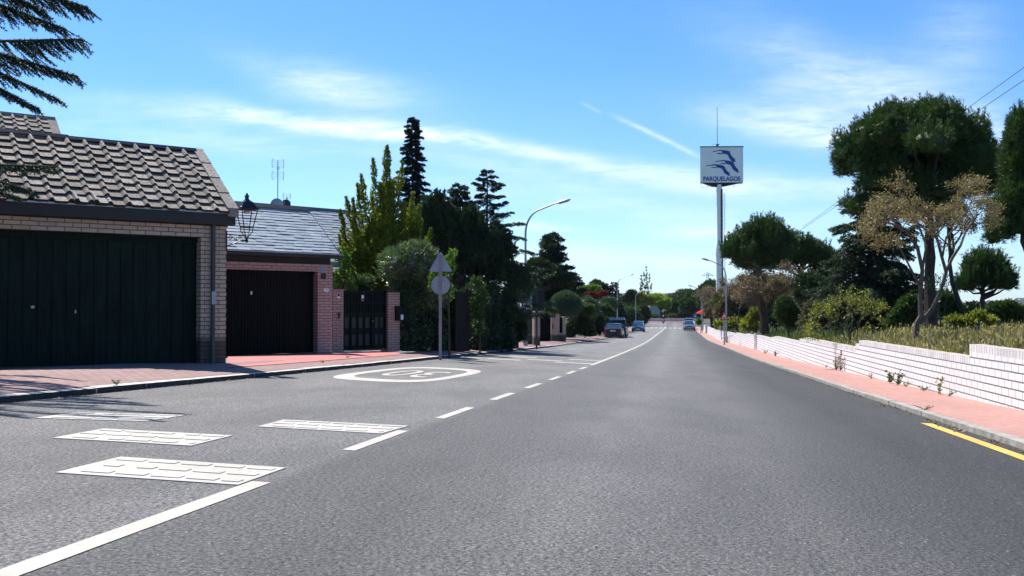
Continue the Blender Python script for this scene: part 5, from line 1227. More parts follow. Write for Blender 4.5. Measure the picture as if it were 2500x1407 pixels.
cedar('small_cedar', 'small cedar tip above the light green tree on the left', 'tree', 1417, 112, 676, 770, 16, 'cedar', n=26, L=.16, W=.07, droop=.1, rise=.25, per=16, k=4, shape=.8, tr=.08)
cedar('dark_spruce', 'small drooping dark spruce near the base of the second street lamp', 'tree', 1508, 128, 715, 790, 22, 'fir', n=30, L=.24, W=.1, droop=.25, rise=.2, per=20, k=4, shape=.7, tr=.1)

# bare branching trees
def branchy(name, label, px, d, stems, mat, seed, depth=5, ang=.5, shrink=.74, nleaf=5, L=.07, W=.035, tmat='twig', r0=.06, len0=.8, up=.25, basey=None, spreadtips=.12, flatten=0, cat='tree', leafd=2, wander=.12):
    rng = np.random.default_rng(seed); Bp = base(px, d) if basey is None else P(px, basey, d); t = thing(name, label, cat, Bp); b = MB(); c, dd = [], []
    def grow(p, v, ln, r, lev):
        q = [p]; vv = v.copy()
        for i in range(3):
            vv = (vv+Vector(rng.normal(size=3)*wander)).normalized(); q.append(q[-1]+vv*ln/3)
        b.tube(q, [r, r*.9, r*.8, r*.68], 7 if lev > 3 else (5 if lev > 1 else 3), cap=False)
        if lev <= leafd-1:
            for pt in q[1:]:
                for _ in range(nleaf): c.append(tuple(pt+Vector(rng.normal(size=3)*spreadtips))); dd.append(tuple(vv+Vector(rng.normal(size=3)*.7)))
        if lev == 0: return
        nb = 2 if rng.random() < .6 else 3
        for k in range(nb):
            pr = Vector(sph(rng, 1)[0]); pr = (pr-vv*pr.dot(vv)).normalized(); a = ang*rng.uniform(.6, 1.3)
            nv = (vv*math.cos(a)+pr*math.sin(a)+Vector((0, 0, up))*(.4 if lev > 2 else 1)).normalized()
            if flatten: nv.z *= 1-flatten*(1 if lev < 3 else .2); nv.normalize()
            grow(q[-1], nv, ln*shrink*rng.uniform(.8, 1.2), r*.66, lev-1)
    for (pts, r, lv, ln) in stems:
        q = [Vector((0, 0, -.1)) if i == 0 and p is None else P(p[0], p[1], d)-Bp+Vector((0, p[2] if len(p) > 2 else 0, 0)) for i, p in enumerate(pts)]
        b.tube(q, [r*(1-.4*i/(len(q)-1)) for i in range(len(q))], 8)
        v = (q[-1]-q[-2]).normalized()
        for _ in range(2):
            grow(q[-1], (v+Vector(rng.normal(size=3)*.35)).normalized(), ln, r*.6, lv)
    b.build('trunk', M_[tmat], t, smooth=True)
    c = np.array(c); dd = nrm(np.array(dd)); quads_obj('crown', leaves(c, dd, L, W, rng), M_[mat], t); return t
branchy('maple_tree', 'spring tree with khaki buds and forked reddish trunks above the white wall', 2232, 22.0,
        [([None, (2238, 790), (2248, 770)], .085, 0, .1), ([(2248, 775), (2246, 720), (2252, 660), (2240, 605), (2220, 560, .2)], .06, 5, .34), ([(2246, 790), (2275, 755), (2295, 715), (2310, 665), (2300, 630), (2285, 590, -.1)], .055, 5, .33),
         ([(2310, 662), (2325, 630), (2345, 600), (2365, 570, .2)], .042, 5, .34), ([(2252, 655), (2262, 600), (2255, 545, .3)], .036, 5, .34), ([(2246, 700), (2215, 640), (2180, 600, -.3)], .028, 5, .33), ([(2300, 630), (2310, 580), (2330, 545, -.3)], .03, 5, .33)],
        'khaki', 21, ang=.62, shrink=.80, nleaf=3, L=.05, W=.024, tmat='twig', basey=832, up=.14, spreadtips=.05, flatten=.25, r0=.05)
branchy('flowering_shrub', 'yellow green budding shrub leaning over the white wall before the cedar', 2078, 28.9, [([None, (2072, 815), (2070, 800)], .03, 4, .34), ([None, (2060, 818), (2045, 800)], .02, 4, .34), ([None, (2085, 812), (2098, 790)], .02, 4, .34), ([None, (2050, 828), (2030, 815)], .015, 4, .30), ([None, (2076, 810), (2082, 780)], .02, 4, .34), ([None, (2090, 822), (2108, 808)], .015, 4, .30)],
        'ylw', 5, ang=.55, shrink=.76, nleaf=1, L=.085, W=.034, basey=848, up=.10, cat='shrub', spreadtips=.04, leafd=3, wander=.2)
plume_tree('poplar_tree', 'tall thin nearly bare poplar at the end of the road', 1578, 212, [(1578,745,1578,655,7,0),(1576,740,1567,675,6,.5),(1577,740,1571,665,5,-.5),(1579,740,1591,690,6,.3),(1579,742,1585,672,5,-.3),(1577,745,1563,695,5,.2)], 'grn', L=.5, W=.16, dens=.12, tr=.3)
0 and branchy('poplar_tree', 'x', 1578, 185, [([None, (1578, 740), (1576, 690)], .25, 3, 1.8), ([(1578, 740), (1572, 705), (1568, 685)], .12, 3, 1.6), ([(1578, 735), (1585, 705), (1588, 690)], .12, 3, 1.6), ([(1577, 700), (1577, 675)], .12, 3, 1.3), ([(1578, 720), (1576, 700)], .12, 3, 1.8)], 'grn', 9, ang=.22, shrink=.75, nleaf=5, L=.4, W=.16, up=.9, spreadtips=.25)
branchy('bare_tree', 'leafless grey tree between the black cypresses on the left', 1491, 140, [([None, (1491, 740), (1491, 715)], .14, 3, 1.2), ([(1491, 735), (1487, 710)], .08, 3, 1.0), ([(1491, 735), (1495, 710)], .08, 3, 1.0)], 'olive', 4, ang=.35, nleaf=0, L=.2, up=.5) if False else None
b = MB(); rg_ = np.random.default_rng(8)
def bare(b, p, v, ln, r, lev):
    q = p+v*ln; b.tube([p, q], [r, r*.7], 3, cap=False)
    if lev:
        for _ in range(3): bare(b, q, (v+Vector(rg_.normal(size=3)*.35)+Vector((0, 0, .3))).normalized(), ln*.72, r*.6, lev-1)
bare(b, Vector((0, 0, 0)), Vector((0, 0, 1)), 2.6, .12, 4); p0 = base(1491, 140); o = b.build('bare_tree', M_['twig']); o.location = p0; o.scale = (.8, .8, .92); tag(o, 'leafless grey tree between the narrow black cypresses', 'tree')

# --- right hand plot, near to far
plant('stone_pine', 'big round crowned stone pine, largest tree on the right', 'tree', 2270, 32, [(2235, 395, 212, 140, 1), (2235, 395, 150, 100, 1), (2072, 380, 46, 66), (2275, 290, 80, 48), (2390, 370, 46, 66), (2160, 345, 110, 75), (2300, 330, 110, 75), (2100, 420, 75, 85), (2365, 390, 76, 85), (2210, 475, 150, 55), (2340, 470, 95, 45), (2235, 290, 90, 50), (2110, 510, 60, 35), (2420, 450, 50, 30), (2250, 515, 120, 36), (2180, 300, 70, 44)], 'pine', n=26000, k=7, L=.19, W=.020, spread=.45, up=.75, shoot=.34, nl=13, fr=.30, trunk=[(2272, 700), (2268, 560), (2262, 460)], tr=.21, tmat='trunkp', flat=-.35, shell=.8)
plant('stone_pine', 'pine cut off by the right edge of the picture', 'tree', 2530, 26, [(2530, 380, 90, 120), (2478, 420, 36, 90), (2490, 500, 74, 70), (2440, 580, 36, 34), (2455, 555, 50, 42), (2560, 470, 90, 120), (2500, 310, 40, 45)], 'pine', n=9000, k=7, L=.17, W=.018, spread=.42, up=.7, shoot=.3, nl=12, fr=.32, trunk=[(2520, 640), (2500, 590), (2500, 500)], tr=.14, tmat='trunkp', flat=-.4)
plant('stone_pine', 'small bushy pine with a leaning crown in front of the far hills', 'tree', 2400, 44, [(2400, 690, 66, 42), (2425, 660, 38, 30), (2395, 650, 40, 32), (2458, 690, 22, 26)], 'pine', n=6000, k=6, L=.22, W=.026, spread=.42, up=.8, shoot=.5, nl=9, fr=.34, trunk=[(2402, 760), (2398, 710)], tr=.16, tmat='trunkp')
cedar('deodar_cedar', 'dark drooping cedar left of the khaki budding tree', 'tree', 2125, 36, 470, 790, 165, 'cedar', n=150, L=.09, W=.026, droop=.30, rise=.42, per=120, k=6, shape=.55, twd=.40, tr=.22, lmin=.45, tmat='trunk')
plant('stone_pine', 'wide mid sized pine with a leaning trunk by the tall sign', 'tree', 1870, 60, [(1848, 600, 78, 62), (1830, 645, 55, 30), (1885, 640, 55, 34), (1800, 620, 45, 50), (1890, 600, 55, 55), (1858, 570, 48, 34)], 'pine', n=10000, k=6, L=.27, W=.036, spread=.4, up=.8, shoot=.6, nl=12, fr=.32, trunk=[(1858, 740), (1846, 670), (1848, 620)], tr=.27, tmat='trunkp', basey=812)
plant('stone_pine', 'shadowy pine joining the wide pine and the dark cedar', 'tree', 1960, 64, [(1955, 625, 60, 46), (1990, 620, 42, 36), (1915, 640, 40, 44), (2010, 660, 40, 50)], 'pine', n=7000, k=6, L=.28, W=.04, spread=.42, up=.8, shoot=.6, nl=10, fr=.34, trunk=[(1955, 740), (1955, 650)], tr=.25, tmat='trunkp')
branchy('leaning_tree', 'dark leaning trunk with thin twigs right of the stone pine trunk', 2356, 34, [([None, (2340, 735), (2325, 690), (2318, 640)], .11, 4, .7), ([(2322, 660), (2316, 600)], .05, 4, .5)], 'pined', 14, nleaf=2, L=.1, W=.04, tmat='trunk', up=.2, basey=772)
branchy('thin_tree', 'thin dark forked sapling standing left of the leaning trunk', 2298, 29, [([None, (2296, 780), (2290, 745)], .035, 3, .3), ([None, (2304, 770), (2310, 735)], .03, 3, .3)], 'grn', 15, nleaf=2, L=.07, W=.03, tmat='trunk', basey=808)
SH = [('dense_bush', 'round dark green bush behind the grass left of the forked trunks', 2208, 33, [(2208, 775, 38, 36), (2225, 745, 28, 26), (2190, 790, 22, 28)], 'grn', 3200), ('dense_bush', 'dark green bush in front of the hills at the right edge', 2455, 40, [(2450, 765, 36, 30), (2490, 775, 30, 34)], 'grn', 3200),
 ('dense_bush', 'low green bush between the leaning trunk and small pine', 2375, 46, [(2372, 765, 34, 24), (2340, 780, 30, 24), (2400, 775, 26, 20)], 'pined', 2600), ('dense_bush', 'shadowy bush filling the gap behind the stone pine trunk', 2270, 50, [(2260, 740, 46, 34), (2305, 750, 40, 34), (2220, 730, 36, 34)], 'pined', 3400),
 ('leafy_shrub', 'yellow leaved shrub behind the tall dry grass near the right edge', 2365, 24.5, [(2355, 795, 34, 20), (2385, 785, 20, 26), (2330, 785, 18, 12), (2410, 790, 24, 14)], 'ylw', 1500),
 ('young_pine', 'bushy young pine to the right of the leaning pine trunk', 1925, 46, [(1925, 775, 34, 42), (1915, 745, 20, 24), (1940, 790, 26, 26)], 'pine', 3600), ('olive_bush', 'grey olive bush between the young pine and dark cedar', 1995, 41, [(1992, 765, 44, 28), (1975, 785, 30, 24), (2015, 780, 26, 28)], 'olive', 3400),
 ('dark_shrub', 'dark evergreen shrub directly under the dark cedar', 2050, 44, [(2060, 740, 60, 50), (2120, 720, 60, 50), (2160, 750, 50, 44)], 'pined', 4600), ('olive_conifer', 'olive coloured conifer between the wide pine and the cedar', 1985, 54, [(1985, 695, 42, 34), (2020, 690, 34, 40), (1965, 715, 26, 24)], 'pined', 3600),
 ('wild_shrub', 'low green scrub on the bank behind the bump warning sign', 1800, 86, [(1775, 795, 30, 13), (1800, 793, 30, 13), (1830, 798, 24, 12, 1, 70)], 'ylw', 2400), ('brown_thicket', 'dense brownish thicket between the warning sign and the wide pine', 1815, 90, [(1790, 745, 34, 40), (1830, 735, 36, 40), (1765, 765, 26, 30)], 'brownl', 5200), ('brown_thicket', 'dense brownish thicket behind the young pine and olive bush', 1940, 66, [(1900, 725, 40, 36), (1945, 712, 44, 36), (1985, 735, 34, 34), (1880, 755, 30, 30)], 'brownl', 6400), ('dark_bush', 'dark low bush under the wide pine right of its leaning trunk', 1895, 62, [(1895, 780, 20, 26), (1950, 785, 24, 24)], 'pined', 2200),
 ('dense_bush', 'dark bush under the stone pine between its trunk and the dark cedar', 2190, 40, [(2180, 735, 34, 44), (2150, 770, 30, 34), (2235, 740, 30, 34)], 'pined', 3800), ('dense_bush', 'dark green bush left of the small leaning pine trunk', 2330, 42, [(2325, 765, 30, 34), (2300, 735, 24, 30)], 'grn', 2600), ('budding_bush', 'small yellow budding bush left of the leaning pine trunk', 1846, 66, [(1845, 770, 20, 20), (1835, 785, 14, 16)], 'ylw', 900)]
for nm, lb_, px, d, cr, mt, n in SH:
    pine_ = mt == 'pine'
    plant(nm, lb_, 'bush', px, d, cr, mt, n=n, k=5 if pine_ else 2, L=.0035*d+.05, W=(.0035*d+.05)*(.14 if pine_ else .42), nl=8, fr=.42, trunk=[(px, cr[0][1])], tr=.05, up=.5, usecore=mt not in ('ylw', 'brownl'), spread=.6, coref=.6)
for i, (px, d, seed, l, sc) in enumerate(((1805, 84, 3, 'first brownish budding tree right of the bump warning sign', 1.15), (1935, 58, 8, 'broad brownish budding tree behind the young pine', 1.15), (1762, 102, 12, 'brownish budding tree half hidden behind the bump warning sign', .8), (1872, 63, 17, 'brownish budding tree behind the leaning pine trunk', .9))):
    k = 1.0
    branchy('budding_tree', l, px, d, [([None, (px-2, 780), (px, 755)], .07*sc, 5, .85*sc), ([None, (px-22, 775), (px-30, 750)], .05, 4, .8*sc), ([None, (px+18, 775), (px+28, 748)], .05, 4, .8*sc)], 'brownl', seed, ang=.62, shrink=.78, nleaf=9, L=.13, W=.055, up=.0, spreadtips=.12, flatten=.35, tmat='trunk')
# --- far woods and garden blocks at the road end
for i, (px, d, w_, y, l) in enumerate(((1597, 224, 12, 774, 'left clipped block hedge on the far white wall'), (1641, 224, 10, 772, 'middle clipped block hedge on the far white wall near the pines'), (1625, 226, 6, 776, 'small clipped hedge right of the motorcyclist'), (1572, 224, 8, 776, 'clipped hedge at the left end of the far white wall'))):
    plant('block_hedge', l, 'hedge', px, d, [(px, y, w_, 5)], 'grn', n=700, k=1, L=.4, W=.25, nl=5, fr=.6, flat=-1)
plant('woodland', '', '', 1665, 330, [(1640, 735, 40, 22), (1690, 728, 50, 24), (1730, 740, 50, 24), (1600, 745, 40, 14), (1560, 742, 34, 14), (1520, 745, 40, 14), (1780, 742, 60, 20), (1850, 742, 60, 20)], 'pine', n=9000, k=2, L=.9, W=.5, nl=12, fr=.4)
wd = [o for o in bpy.data.objects if o.name.startswith('woodland')][0]; fo = wd.children[0]; M0 = wd.location.copy(); fo.parent = None; fo.location = M0; bpy.data.objects.remove(wd); fo.name = 'woodland'; stuff(fo, 'dark wooded rise beyond the end of the road', 'woodland')
plant('woodland_right', '', '', 2200, 90, [(2160, 762, 60, 34), (2260, 768, 60, 30), (2060, 770, 60, 32), (2340, 772, 60, 24), (2430, 780, 60, 24), (1960, 772, 60, 34), (2520, 785, 60, 24), (1880, 775, 40, 30), (1820, 780, 30, 24)], 'pined', n=14000, k=2, L=.35, W=.2, nl=10, fr=.4)
wd = [o for o in bpy.data.objects if o.name.startswith('woodland_right')][0]; fo = wd.children[0]; M0 = wd.location.copy(); fo.parent = None; fo.location = M0; bpy.data.objects.remove(wd); fo.name = 'scrubland'; stuff(fo, 'dark scrub closing the view beneath the right hand trees', 'scrub')

# ------------------------------------------------------------------ vehicles
def carpaint(name, c, metal=.3, rough=.25):
    m, b, t, _ = newmat(name); b.inputs['Base Color'].default_value = (*c, 1); b.inputs['Metallic'].default_value = metal; b.inputs['Roughness'].default_value = rough
    b.inputs['Coat Weight'].default_value = .4; b.inputs['Coat Roughness'].default_value = .06; return m
def wheel(root, x, y, r, sgn):
    b = MB(); b.tube([(x, y-.10*sgn, r), (x, y+.105*sgn, r)], r, 20); o = b.build('wheel', M_['tyre'], root, bevel=.02)
    b = MB(); b.tube([(x, y+.09*sgn, r), (x, y+.112*sgn, r)], r*.66, 14)
    b.build('rim', M_['rim'], o)
def car(name, label, loc, hd, L, W, H, paint, prof, gh, lights='rear', extras=None, cat='car', wr=.32, group=None):
    """prof: (x, z_top, half_width) stations nose to tail; gh: (x_base_rear, x_roof_rear, x_roof_front, x_base_front, z_belt)"""
    t = thing(name, label, cat, loc, hd, group)
    b = MB(); n = len(prof); sec = []
    for x, zt, hw in prof:
        sec.append([(x, hw*.80, .20), (x, hw*.98, .34), (x, hw, .55), (x, hw*.985, zt-.16), (x, hw*.90, zt-.03), (x, hw*.55, zt), (x, -hw*.55, zt), (x, -hw*.90, zt-.03), (x, -hw*.985, zt-.16), (x, -hw, .55), (x, -hw*.98, .34), (x, -hw*.80, .20)])
    m = len(sec[0]); b.v = [p for s_ in sec for p in s_]
    for i in range(n-1):
        for j in range(m): b.f.append((i*m+j, i*m+(j+1) % m, (i+1)*m+(j+1) % m, (i+1)*m+j)); b.m.append(0); b.uv.append(None)
    b.f += [tuple(range(m)), tuple((n-1)*m+j for j in range(m))]; b.m += [0, 0]; b.uv += [None, None]
    body = b.build('body', paint, t, smooth=True)
    xr, xr2, xf2, xf, zb = gh; wb, wt_ = W*.455, W*.36; zt = H-.035
    b = MB(); b.v = [(xr, wb, zb), (xf, wb, zb), (xf, -wb, zb), (xr, -wb, zb), (xr2, wt_, zt), (xf2, wt_, zt), (xf2, -wt_, zt), (xr2, -wt_, zt)]
    b.f = [(0, 1, 5, 4), (1, 2, 6, 5), (2, 3, 7, 6), (3, 0, 4, 7), (4, 5, 6, 7)]; b.m = [0]*5; b.uv = [None]*5; b.build('windows', M_['glass'], t)
    b = MB(); 
    pr = [(xr2-.06, zt-.02), (xr2+.12, H-.01), ((xr2+xf2)/2, H+.012), (xf2-.15, H-.01), (xf2+.06, zt-.02)]
    i0 = 0
    for x, z in pr:
        for y, dz in ((wt_+.03, -.04), (wt_, 0), (wt_*.5, .018), (-wt_*.5, .018), (-wt_, 0), (-wt_-.03, -.04)): b.v.append((x, y, z+dz))
    for i in range(4):
        for j in range(5): b.f.append((i*6+j, i*6+j+1, (i+1)*6+j+1, (i+1)*6+j)); b.m.append(0); b.uv.append(None)
    b.build('roof', paint, t, smooth=True)
    xm = (xr2+xf2)/2+.1
    for s_ in (1, -1):
        for q_, r_ in (([(xr, s_*wb, zb), (xr2, s_*(wt_+.01), zt)], .05), ([(xf, s_*wb, zb), (xf2, s_*(wt_+.01), zt)], .035), ([(xm, s_*(wb+.005), zb), (xm, s_*(wt_+.01), zt)], .03)):
            b = MB(); b.tube(q_, r_, 6); b.build('pillar', paint, t)
    for s_ in (1, -1):
        wheel(t, L/2-.82, s_*(W/2-.12), wr, s_); wheel(t, -L/2+.86, s_*(W/2-.12), wr, s_)
        b = MB(); b.box(xf-.22, xf-.06, s_*(W/2-.02)-.09, s_*(W/2-.02)+.09, zb+.02, zb+.17); b.build('mirror', paint, t, bevel=.02)
    for s_ in (1, -1):
        b = MB(); b.prism([(.52, s_*.38), (.94, s_*.38), (.90, s_*.62), (.60, s_*.66)] if False else [(W*.27, prof[-1][1]-.34), (W*.455, prof[-1][1]-.31), (W*.45, prof[-1][1]-.10), (W*.33, prof[-1][1]-.10)], lambda a, c, d: (d, s_*a, c), -L/2-.012, -L/2+.2); b.build('tail_light', M_['red'], t)
        b = MB(); b.prism([(W*.24, .60), (W*.45, .62), (W*.45, .78), (W*.27, .74)], lambda a, c, d: (d, s_*a, c), L/2+.012, L/2-.2); b.build('headlight', M_['lgl'], t)
    b = MB(); b.box(-L/2-.02, -L/2, -.26, .26, .62 if prof[-1][1] > .95 else .7, .73 if prof[-1][1] > .95 else .81); b.build('rear_plate', M_['wht'], t)
    b = MB(); b.box(L/2, L/2+.02, -.26, .26, .38, .49); b.build('front_plate', M_['wht'], t)
    b = MB(); b.box(L/2-.02, L/2+.008, -W*.22, W*.22, .55, .72); b.box(L/2-.02, L/2+.006, -W*.38, W*.38, .24, .36); b.build('grille', M_['black'], t)
    b = MB(); b.box(-L/2-.006, -L/2+.02, -W*.40, W*.40, .24, .34); b.box(-L/2, L/2, -W*.43, W*.43, .17, .22); b.build('bumper_trim', M_['black'], t)
    return t
HD = math.atan2(E1[1], E1[0])
def road_loc(px, d, back):   # ground point seen at a column, moved along the road
    x = (px-CX)/F*d+E1[0]*back; y = d+E1[1]*back; return Vector((x, y, g(x, y)))
def sedan(L): return [(L/2, .58, .62), (L/2-.12, .70, .78), (L/2-.5, .82, .86), (L/2-1.1, .90, .90), (L/2-1.3, .93, .905), (0, .95, .91), (-L/2+1.2, .98, .905), (-L/2+.5, 1.0, .88), (-L/2+.1, 1.0, .82), (-L/2, .93, .74)]
navy = carpaint('navy_paint', (.006, .010, .03)); blue = carpaint('blue_paint', (.055, .10, .20), .6); silver = carpaint('silver_paint', (.22, .27, .33), .7); blackp = carpaint('black_paint', (.006, .006, .007), .1)
car('sedan', 'dark navy saloon parked on the left with red tail lights', road_loc(1496, 91.5, 2.3), HD, 4.6, 1.8, 1.43, navy, sedan(4.6), (-1.75, -1.05, .35, 1.1, .94))
v = car('off_road_car', 'black off-roader with raised tailgate parked ahead of the navy saloon', road_loc(1507, 97.6, 2.2), HD, 4.5, 1.85, 1.88, blackp, [(2.25, .75, .74), (2.1, .95, .86), (1.3, 1.06, .91), (0, 1.1, .92), (-2.2, 1.1, .91), (-2.25, 1.05, .88)], (-2.2, -2.05, .5, 1.15, 1.08), wr=.38)
b = MB(); b.box(-3.1, -2.15, -.78, .78, 1.90, 1.96); b.box(-3.16, -3.05, -.70, .70, 1.80, 1.93); b.build('tailgate', silver, v, bevel=.02)
b = MB(); 
for s_ in (-1, 1): b.tube([(-2.0, s_*.62, 1.9), (-2.0, s_*.62, 2.02), (.3, s_*.62, 2.02), (.3, s_*.62, 1.9)], .02, 5)
b.tube([(-1.8, -.7, 2.05), (-1.8, .7, 2.05)], .02, 5); b.tube([(-.3, -.7, 2.05), (-.3, .7, 2.05)], .02, 5); b.build('roof_rack', M_['steel'], v)
hat = lambda L: [(L/2, .58, .62), (L/2-.12, .72, .76), (L/2-.5, .84, .85), (L/2-1.0, .94, .88), (0, .97, .89), (-L/2+.3, 1.0, .87), (-L/2, .96, .78)]
car('estate_car', 'metallic blue estate car parked on the left facing the camera', road_loc(1557, 131, 2.2), HD+math.pi, 4.4, 1.8, 1.50, blue, hat(4.4), (-2.0, -1.6, .3, 1.15, .97))
car('hatchback', 'silver blue car parked on the right facing the camera, the nearer of two', road_loc(1683, 146, 2.1), HD+math.pi, 4.3, 1.82, 1.48, silver, hat(4.3), (-1.95, -1.5, .3, 1.1, .96))
car('hatchback', 'silver blue car parked directly behind another on the right, mostly hidden', road_loc(1682.5, 153.5, 2.1), HD+math.pi, 4.3, 1.82, 1.82, silver, hat(4.3), (-1.95, -1.5, .3, 1.1, .96))
# motorcycle and rider
mp = road_loc(1619, 199, 0); mo = thing('motorcycle', 'small dark motorcycle ridden toward the camera at the road end', 'motorcycle', mp, HD+math.pi)
for x in (.62, -.62):
    b = MB(); b.tube([(x, -.06, .31), (x, .06, .31)], .31, 18); o = b.build('wheel', M_['tyre'], mo); b = MB(); b.tube([(x, -.065, .31), (x, .065, .31)], .18, 12); b.build('rim', M_['rim'], o)
b = MB(); b.prism([(-.75, .70), (-.3, .74), (.05, .68), (.25, .95), (.42, .92), (.45, .6), (.2, .35), (-.3, .32), (-.6, .5)], lambda a, c, d: (a, d, c), -.14, .14); b.build('bodywork', M_['blk'], mo, bevel=.03)
b = MB(); b.tube([(.62, 0, .31), (.42, 0, .95), (.38, 0, 1.02)], .035, 6); b.tube([(.36, -.36, 1.05), (.40, 0, 1.02), (.36, .36, 1.05)], .02, 6); b.build('handlebar', M_['steel'], mo)
b = MB(); b.prism([(-.17, .62), (.17, .62), (.13, .98), (-.13, .98)], lambda a, c, d: (d, a, c), .44, .50); b.build('fairing', M_['wht'], mo, bevel=.02)
pr = thing('person', 'motorcyclist in dark clothing and white helmet gripping the handlebars', 'person', mp, HD+math.pi)
def skin(name, V, Ed, rad, mat, parent, root=0, sub=1):
    me = bpy.data.meshes.new(name); me.from_pydata(V, Ed, []); o = bpy.data.objects.new(name, me); C.objects.link(o)
    mo_ = o.modifiers.new('s', 'SKIN'); 
    for i, r_ in enumerate(rad): me.skin_vertices[0].data[i].radius = (r_, r_)
    me.skin_vertices[0].data[root].use_root = True
    o.modifiers.new('d', 'SUBSURF').levels = sub
    dg = bpy.context.evaluated_depsgraph_get(); dg.update(); m2 = bpy.data.meshes.new_from_object(o.evaluated_get(dg)); bpy.data.objects.remove(o)
    m2.materials.clear(); m2.materials.append(mat); m2.polygons.foreach_set('use_smooth', [True]*len(m2.polygons)); o = bpy.data.objects.new(name, m2); C.objects.link(o); o.parent = parent; return o
V = [(-.28, 0, .84), (-.22, 0, 1.08), (-.10, 0, 1.36), (-.04, 0, 1.46), (.0, 0, 1.56), (0, 0, 1.66)]; Ed = [(0, 1), (1, 2), (2, 3), (3, 4), (4, 5)]; rad = [.16, .15, .17, .08, .09, .10]
for s_ in (1, -1):
    i = len(V); V += [(-.08, s_*.21, 1.38), (.04, s_*.32, 1.14), (.33, s_*.33, 1.07), (.38, s_*.32, 1.06)]; Ed += [(2, i), (i, i+1), (i+1, i+2), (i+2, i+3)]; rad += [.075, .055, .04, .045]
    i = len(V); V += [(-.22, s_*.13, .82), (.20, s_*.24, .78), (.06, s_*.22, .34), (.18, s_*.23, .30)]; Ed += [(0, i), (i, i+1), (i+1, i+2), (i+2, i+3)]; rad += [.11, .085, .05, .045]
skin('body', V, Ed, rad, plain('rider_clothes', (.02, .018, .018), (.012, .01, .01), 8, .8), pr)
b = MB(); b.lathe((.01, 0, 1.56), [(.06, -.02), (.12, .02), (.145, .10), (.13, .19), (.07, .25), (.01, .265)], 14); hl_ = b.build('helmet', M_['wht'], pr, smooth=True)
b = MB(); b.box(.10, .158, -.085, .085, 1.62, 1.72); b.build('visor', M_['blk'], hl_, bevel=.02)
b = MB(); b.lathe((0, 0, 0), [(.13, 0), (.13, .01)], 4)

# ------------------------------------------------------------------ road end
fw = MB(); pts = [(1560, 222), (1700, 224)]
xa, xb = (1520-CX)/F*222, (1712-CX)/F*222
fw = thing('white_wall', 'low white wall facing the end of the road below the clipped hedges', 'wall', (0, 222, -4.3))
b = MB(); b.box(xa, xb, 0, .3, -.2, .88); b.build('wall_body', M_['wht'] if False else plain('pinkish_white', (.50, .45, .45), (.42, .37, .37), .8, .9), fw)
b = MB(); 
for i in range(7): b.box(xa+i*3.1, xa+i*3.1+.5, -.04, .0, -.2, .90)
b.build('pier', M_['wallc'], fw)
b = MB(); b.face([(xa, 217.5, g(xa, 217.5)+.10), (xb, 217.5, g(xb, 217.5)+.10), (xb, 222, g(xb, 222)+.12), (xa, 222, g(xa, 222)+.12)]); struct(b.build('far_pavement', M_['pave_r']))
h5 = thing('building', 'plain pale grey building half hidden behind the bright lime tree', 'building', P(1600, 775, 245), 0); k = 245/2300
b = MB(); b.prism([(-13*k, -.5), (13*k, -.5), (13*k, 25*k), (10*k, 28*k), (-13*k, 28*k)], lambda a, c, d: (a, d, c), 0, 6); b.build('wall', M_['bldg'], h5); b = MB(); b.box(-13.5*k, 13.2*k, -.02, 0, 11.5*k, 12.2*k); b.build('band', M_['signback'], h5)
p0 = base(1712, 138); k = 138/2300; um = thing('parasol', 'red parasol open behind the far end of the white block wall', 'parasol', (p0.x+.5, 140, p0.z)); zc = (742-762)*k-p0.z
b = MB(); b.lathe((0, 0, 0), [(1.0, zc-.25), (.9, zc-.2), (.5, zc+.1), (.05, zc+.3)], 8); b.build('canopy', M_['red'], um); b = MB(); b.tube([(0, 0, 0), (0, 0, zc+.3)], .03, 6); b.build('pole', M_['steel'], um)
plant('green_hedge', 'bright green clipped hedge beside the plain metal post', 'hedge', 1708, 141, [(1707, 786, 6, 9)], 'bright', n=900, k=1, L=.25, W=.14, nl=4, fr=.6, flat=-1)
gp_ = []
for i, px in enumerate((1724, 1729)):
    p0 = base(px, 122+i*3); k = 122/2300; b = MB(); b.box(-.14, .14, 0, .28, -.1, 1.05); b.box(-.17, .17, -.03, .31, 1.05, 1.11); o = b.build('gatepost', M_['wht']); o.location = p0; tag(o, ('left' if i == 0 else 'right')+' one of two short white gateposts at the far end of the block wall', 'gatepost', 'white gateposts')

# ------------------------------------------------------------------ hills on the horizon
def ridge(name, d, prof, depth, mat):
    b = MB(); rnd = random.Random(3); X = [(px-CX)/F*d for px, _ in prof]; Z = [(742-py)/F*d for _, py in prof]
    n = 160; xs = [X[0]+(X[-1]-X[0])*i/n for i in range(n+1)]; zs = [float(np.interp(x, X, Z)) for x in xs]
    rows = [(-depth, 0), (-depth*.6, .45), (-depth*.25, .85), (0, 1), (depth*.5, .6)]
    def nz_(i, j): return (math.sin(i*.9+j*2)+math.sin(i*.37+j))*.9*d/2500
    G_ = [[(xs[i], d+dy+nz_(i, j)*8, -25+(zs[i]+25)*f+(nz_(i, j)*1.2 if f == 1 else nz_(i, j)*3)) for i in range(n+1)] for j, (dy, f) in enumerate(rows)]
    for j in range(len(rows)-1):
        for i in range(n): b.face([G_[j][i], G_[j][i+1], G_[j+1][i+1], G_[j+1][i]])
    return struct(b.build(name, mat, smooth=True))
ridge('far_hills', 3400, [(900, 726), (1300, 722), (1500, 717), (1530, 716), (1550, 719), (1600, 716), (1640, 714), (1700, 716), (1760, 728), (2000, 735), (2200, 738), (2330, 738), (2420, 741), (2455, 731), (2480, 728), (2560, 726), (3000, 722)], 700, M_['hill'])
ridge('near_hills', 1700, [(2150, 756), (2300, 752), (2400, 748), (2450, 745), (2520, 748), (2800, 744)], 300, M_['hill'])
rnd = random.Random(6)
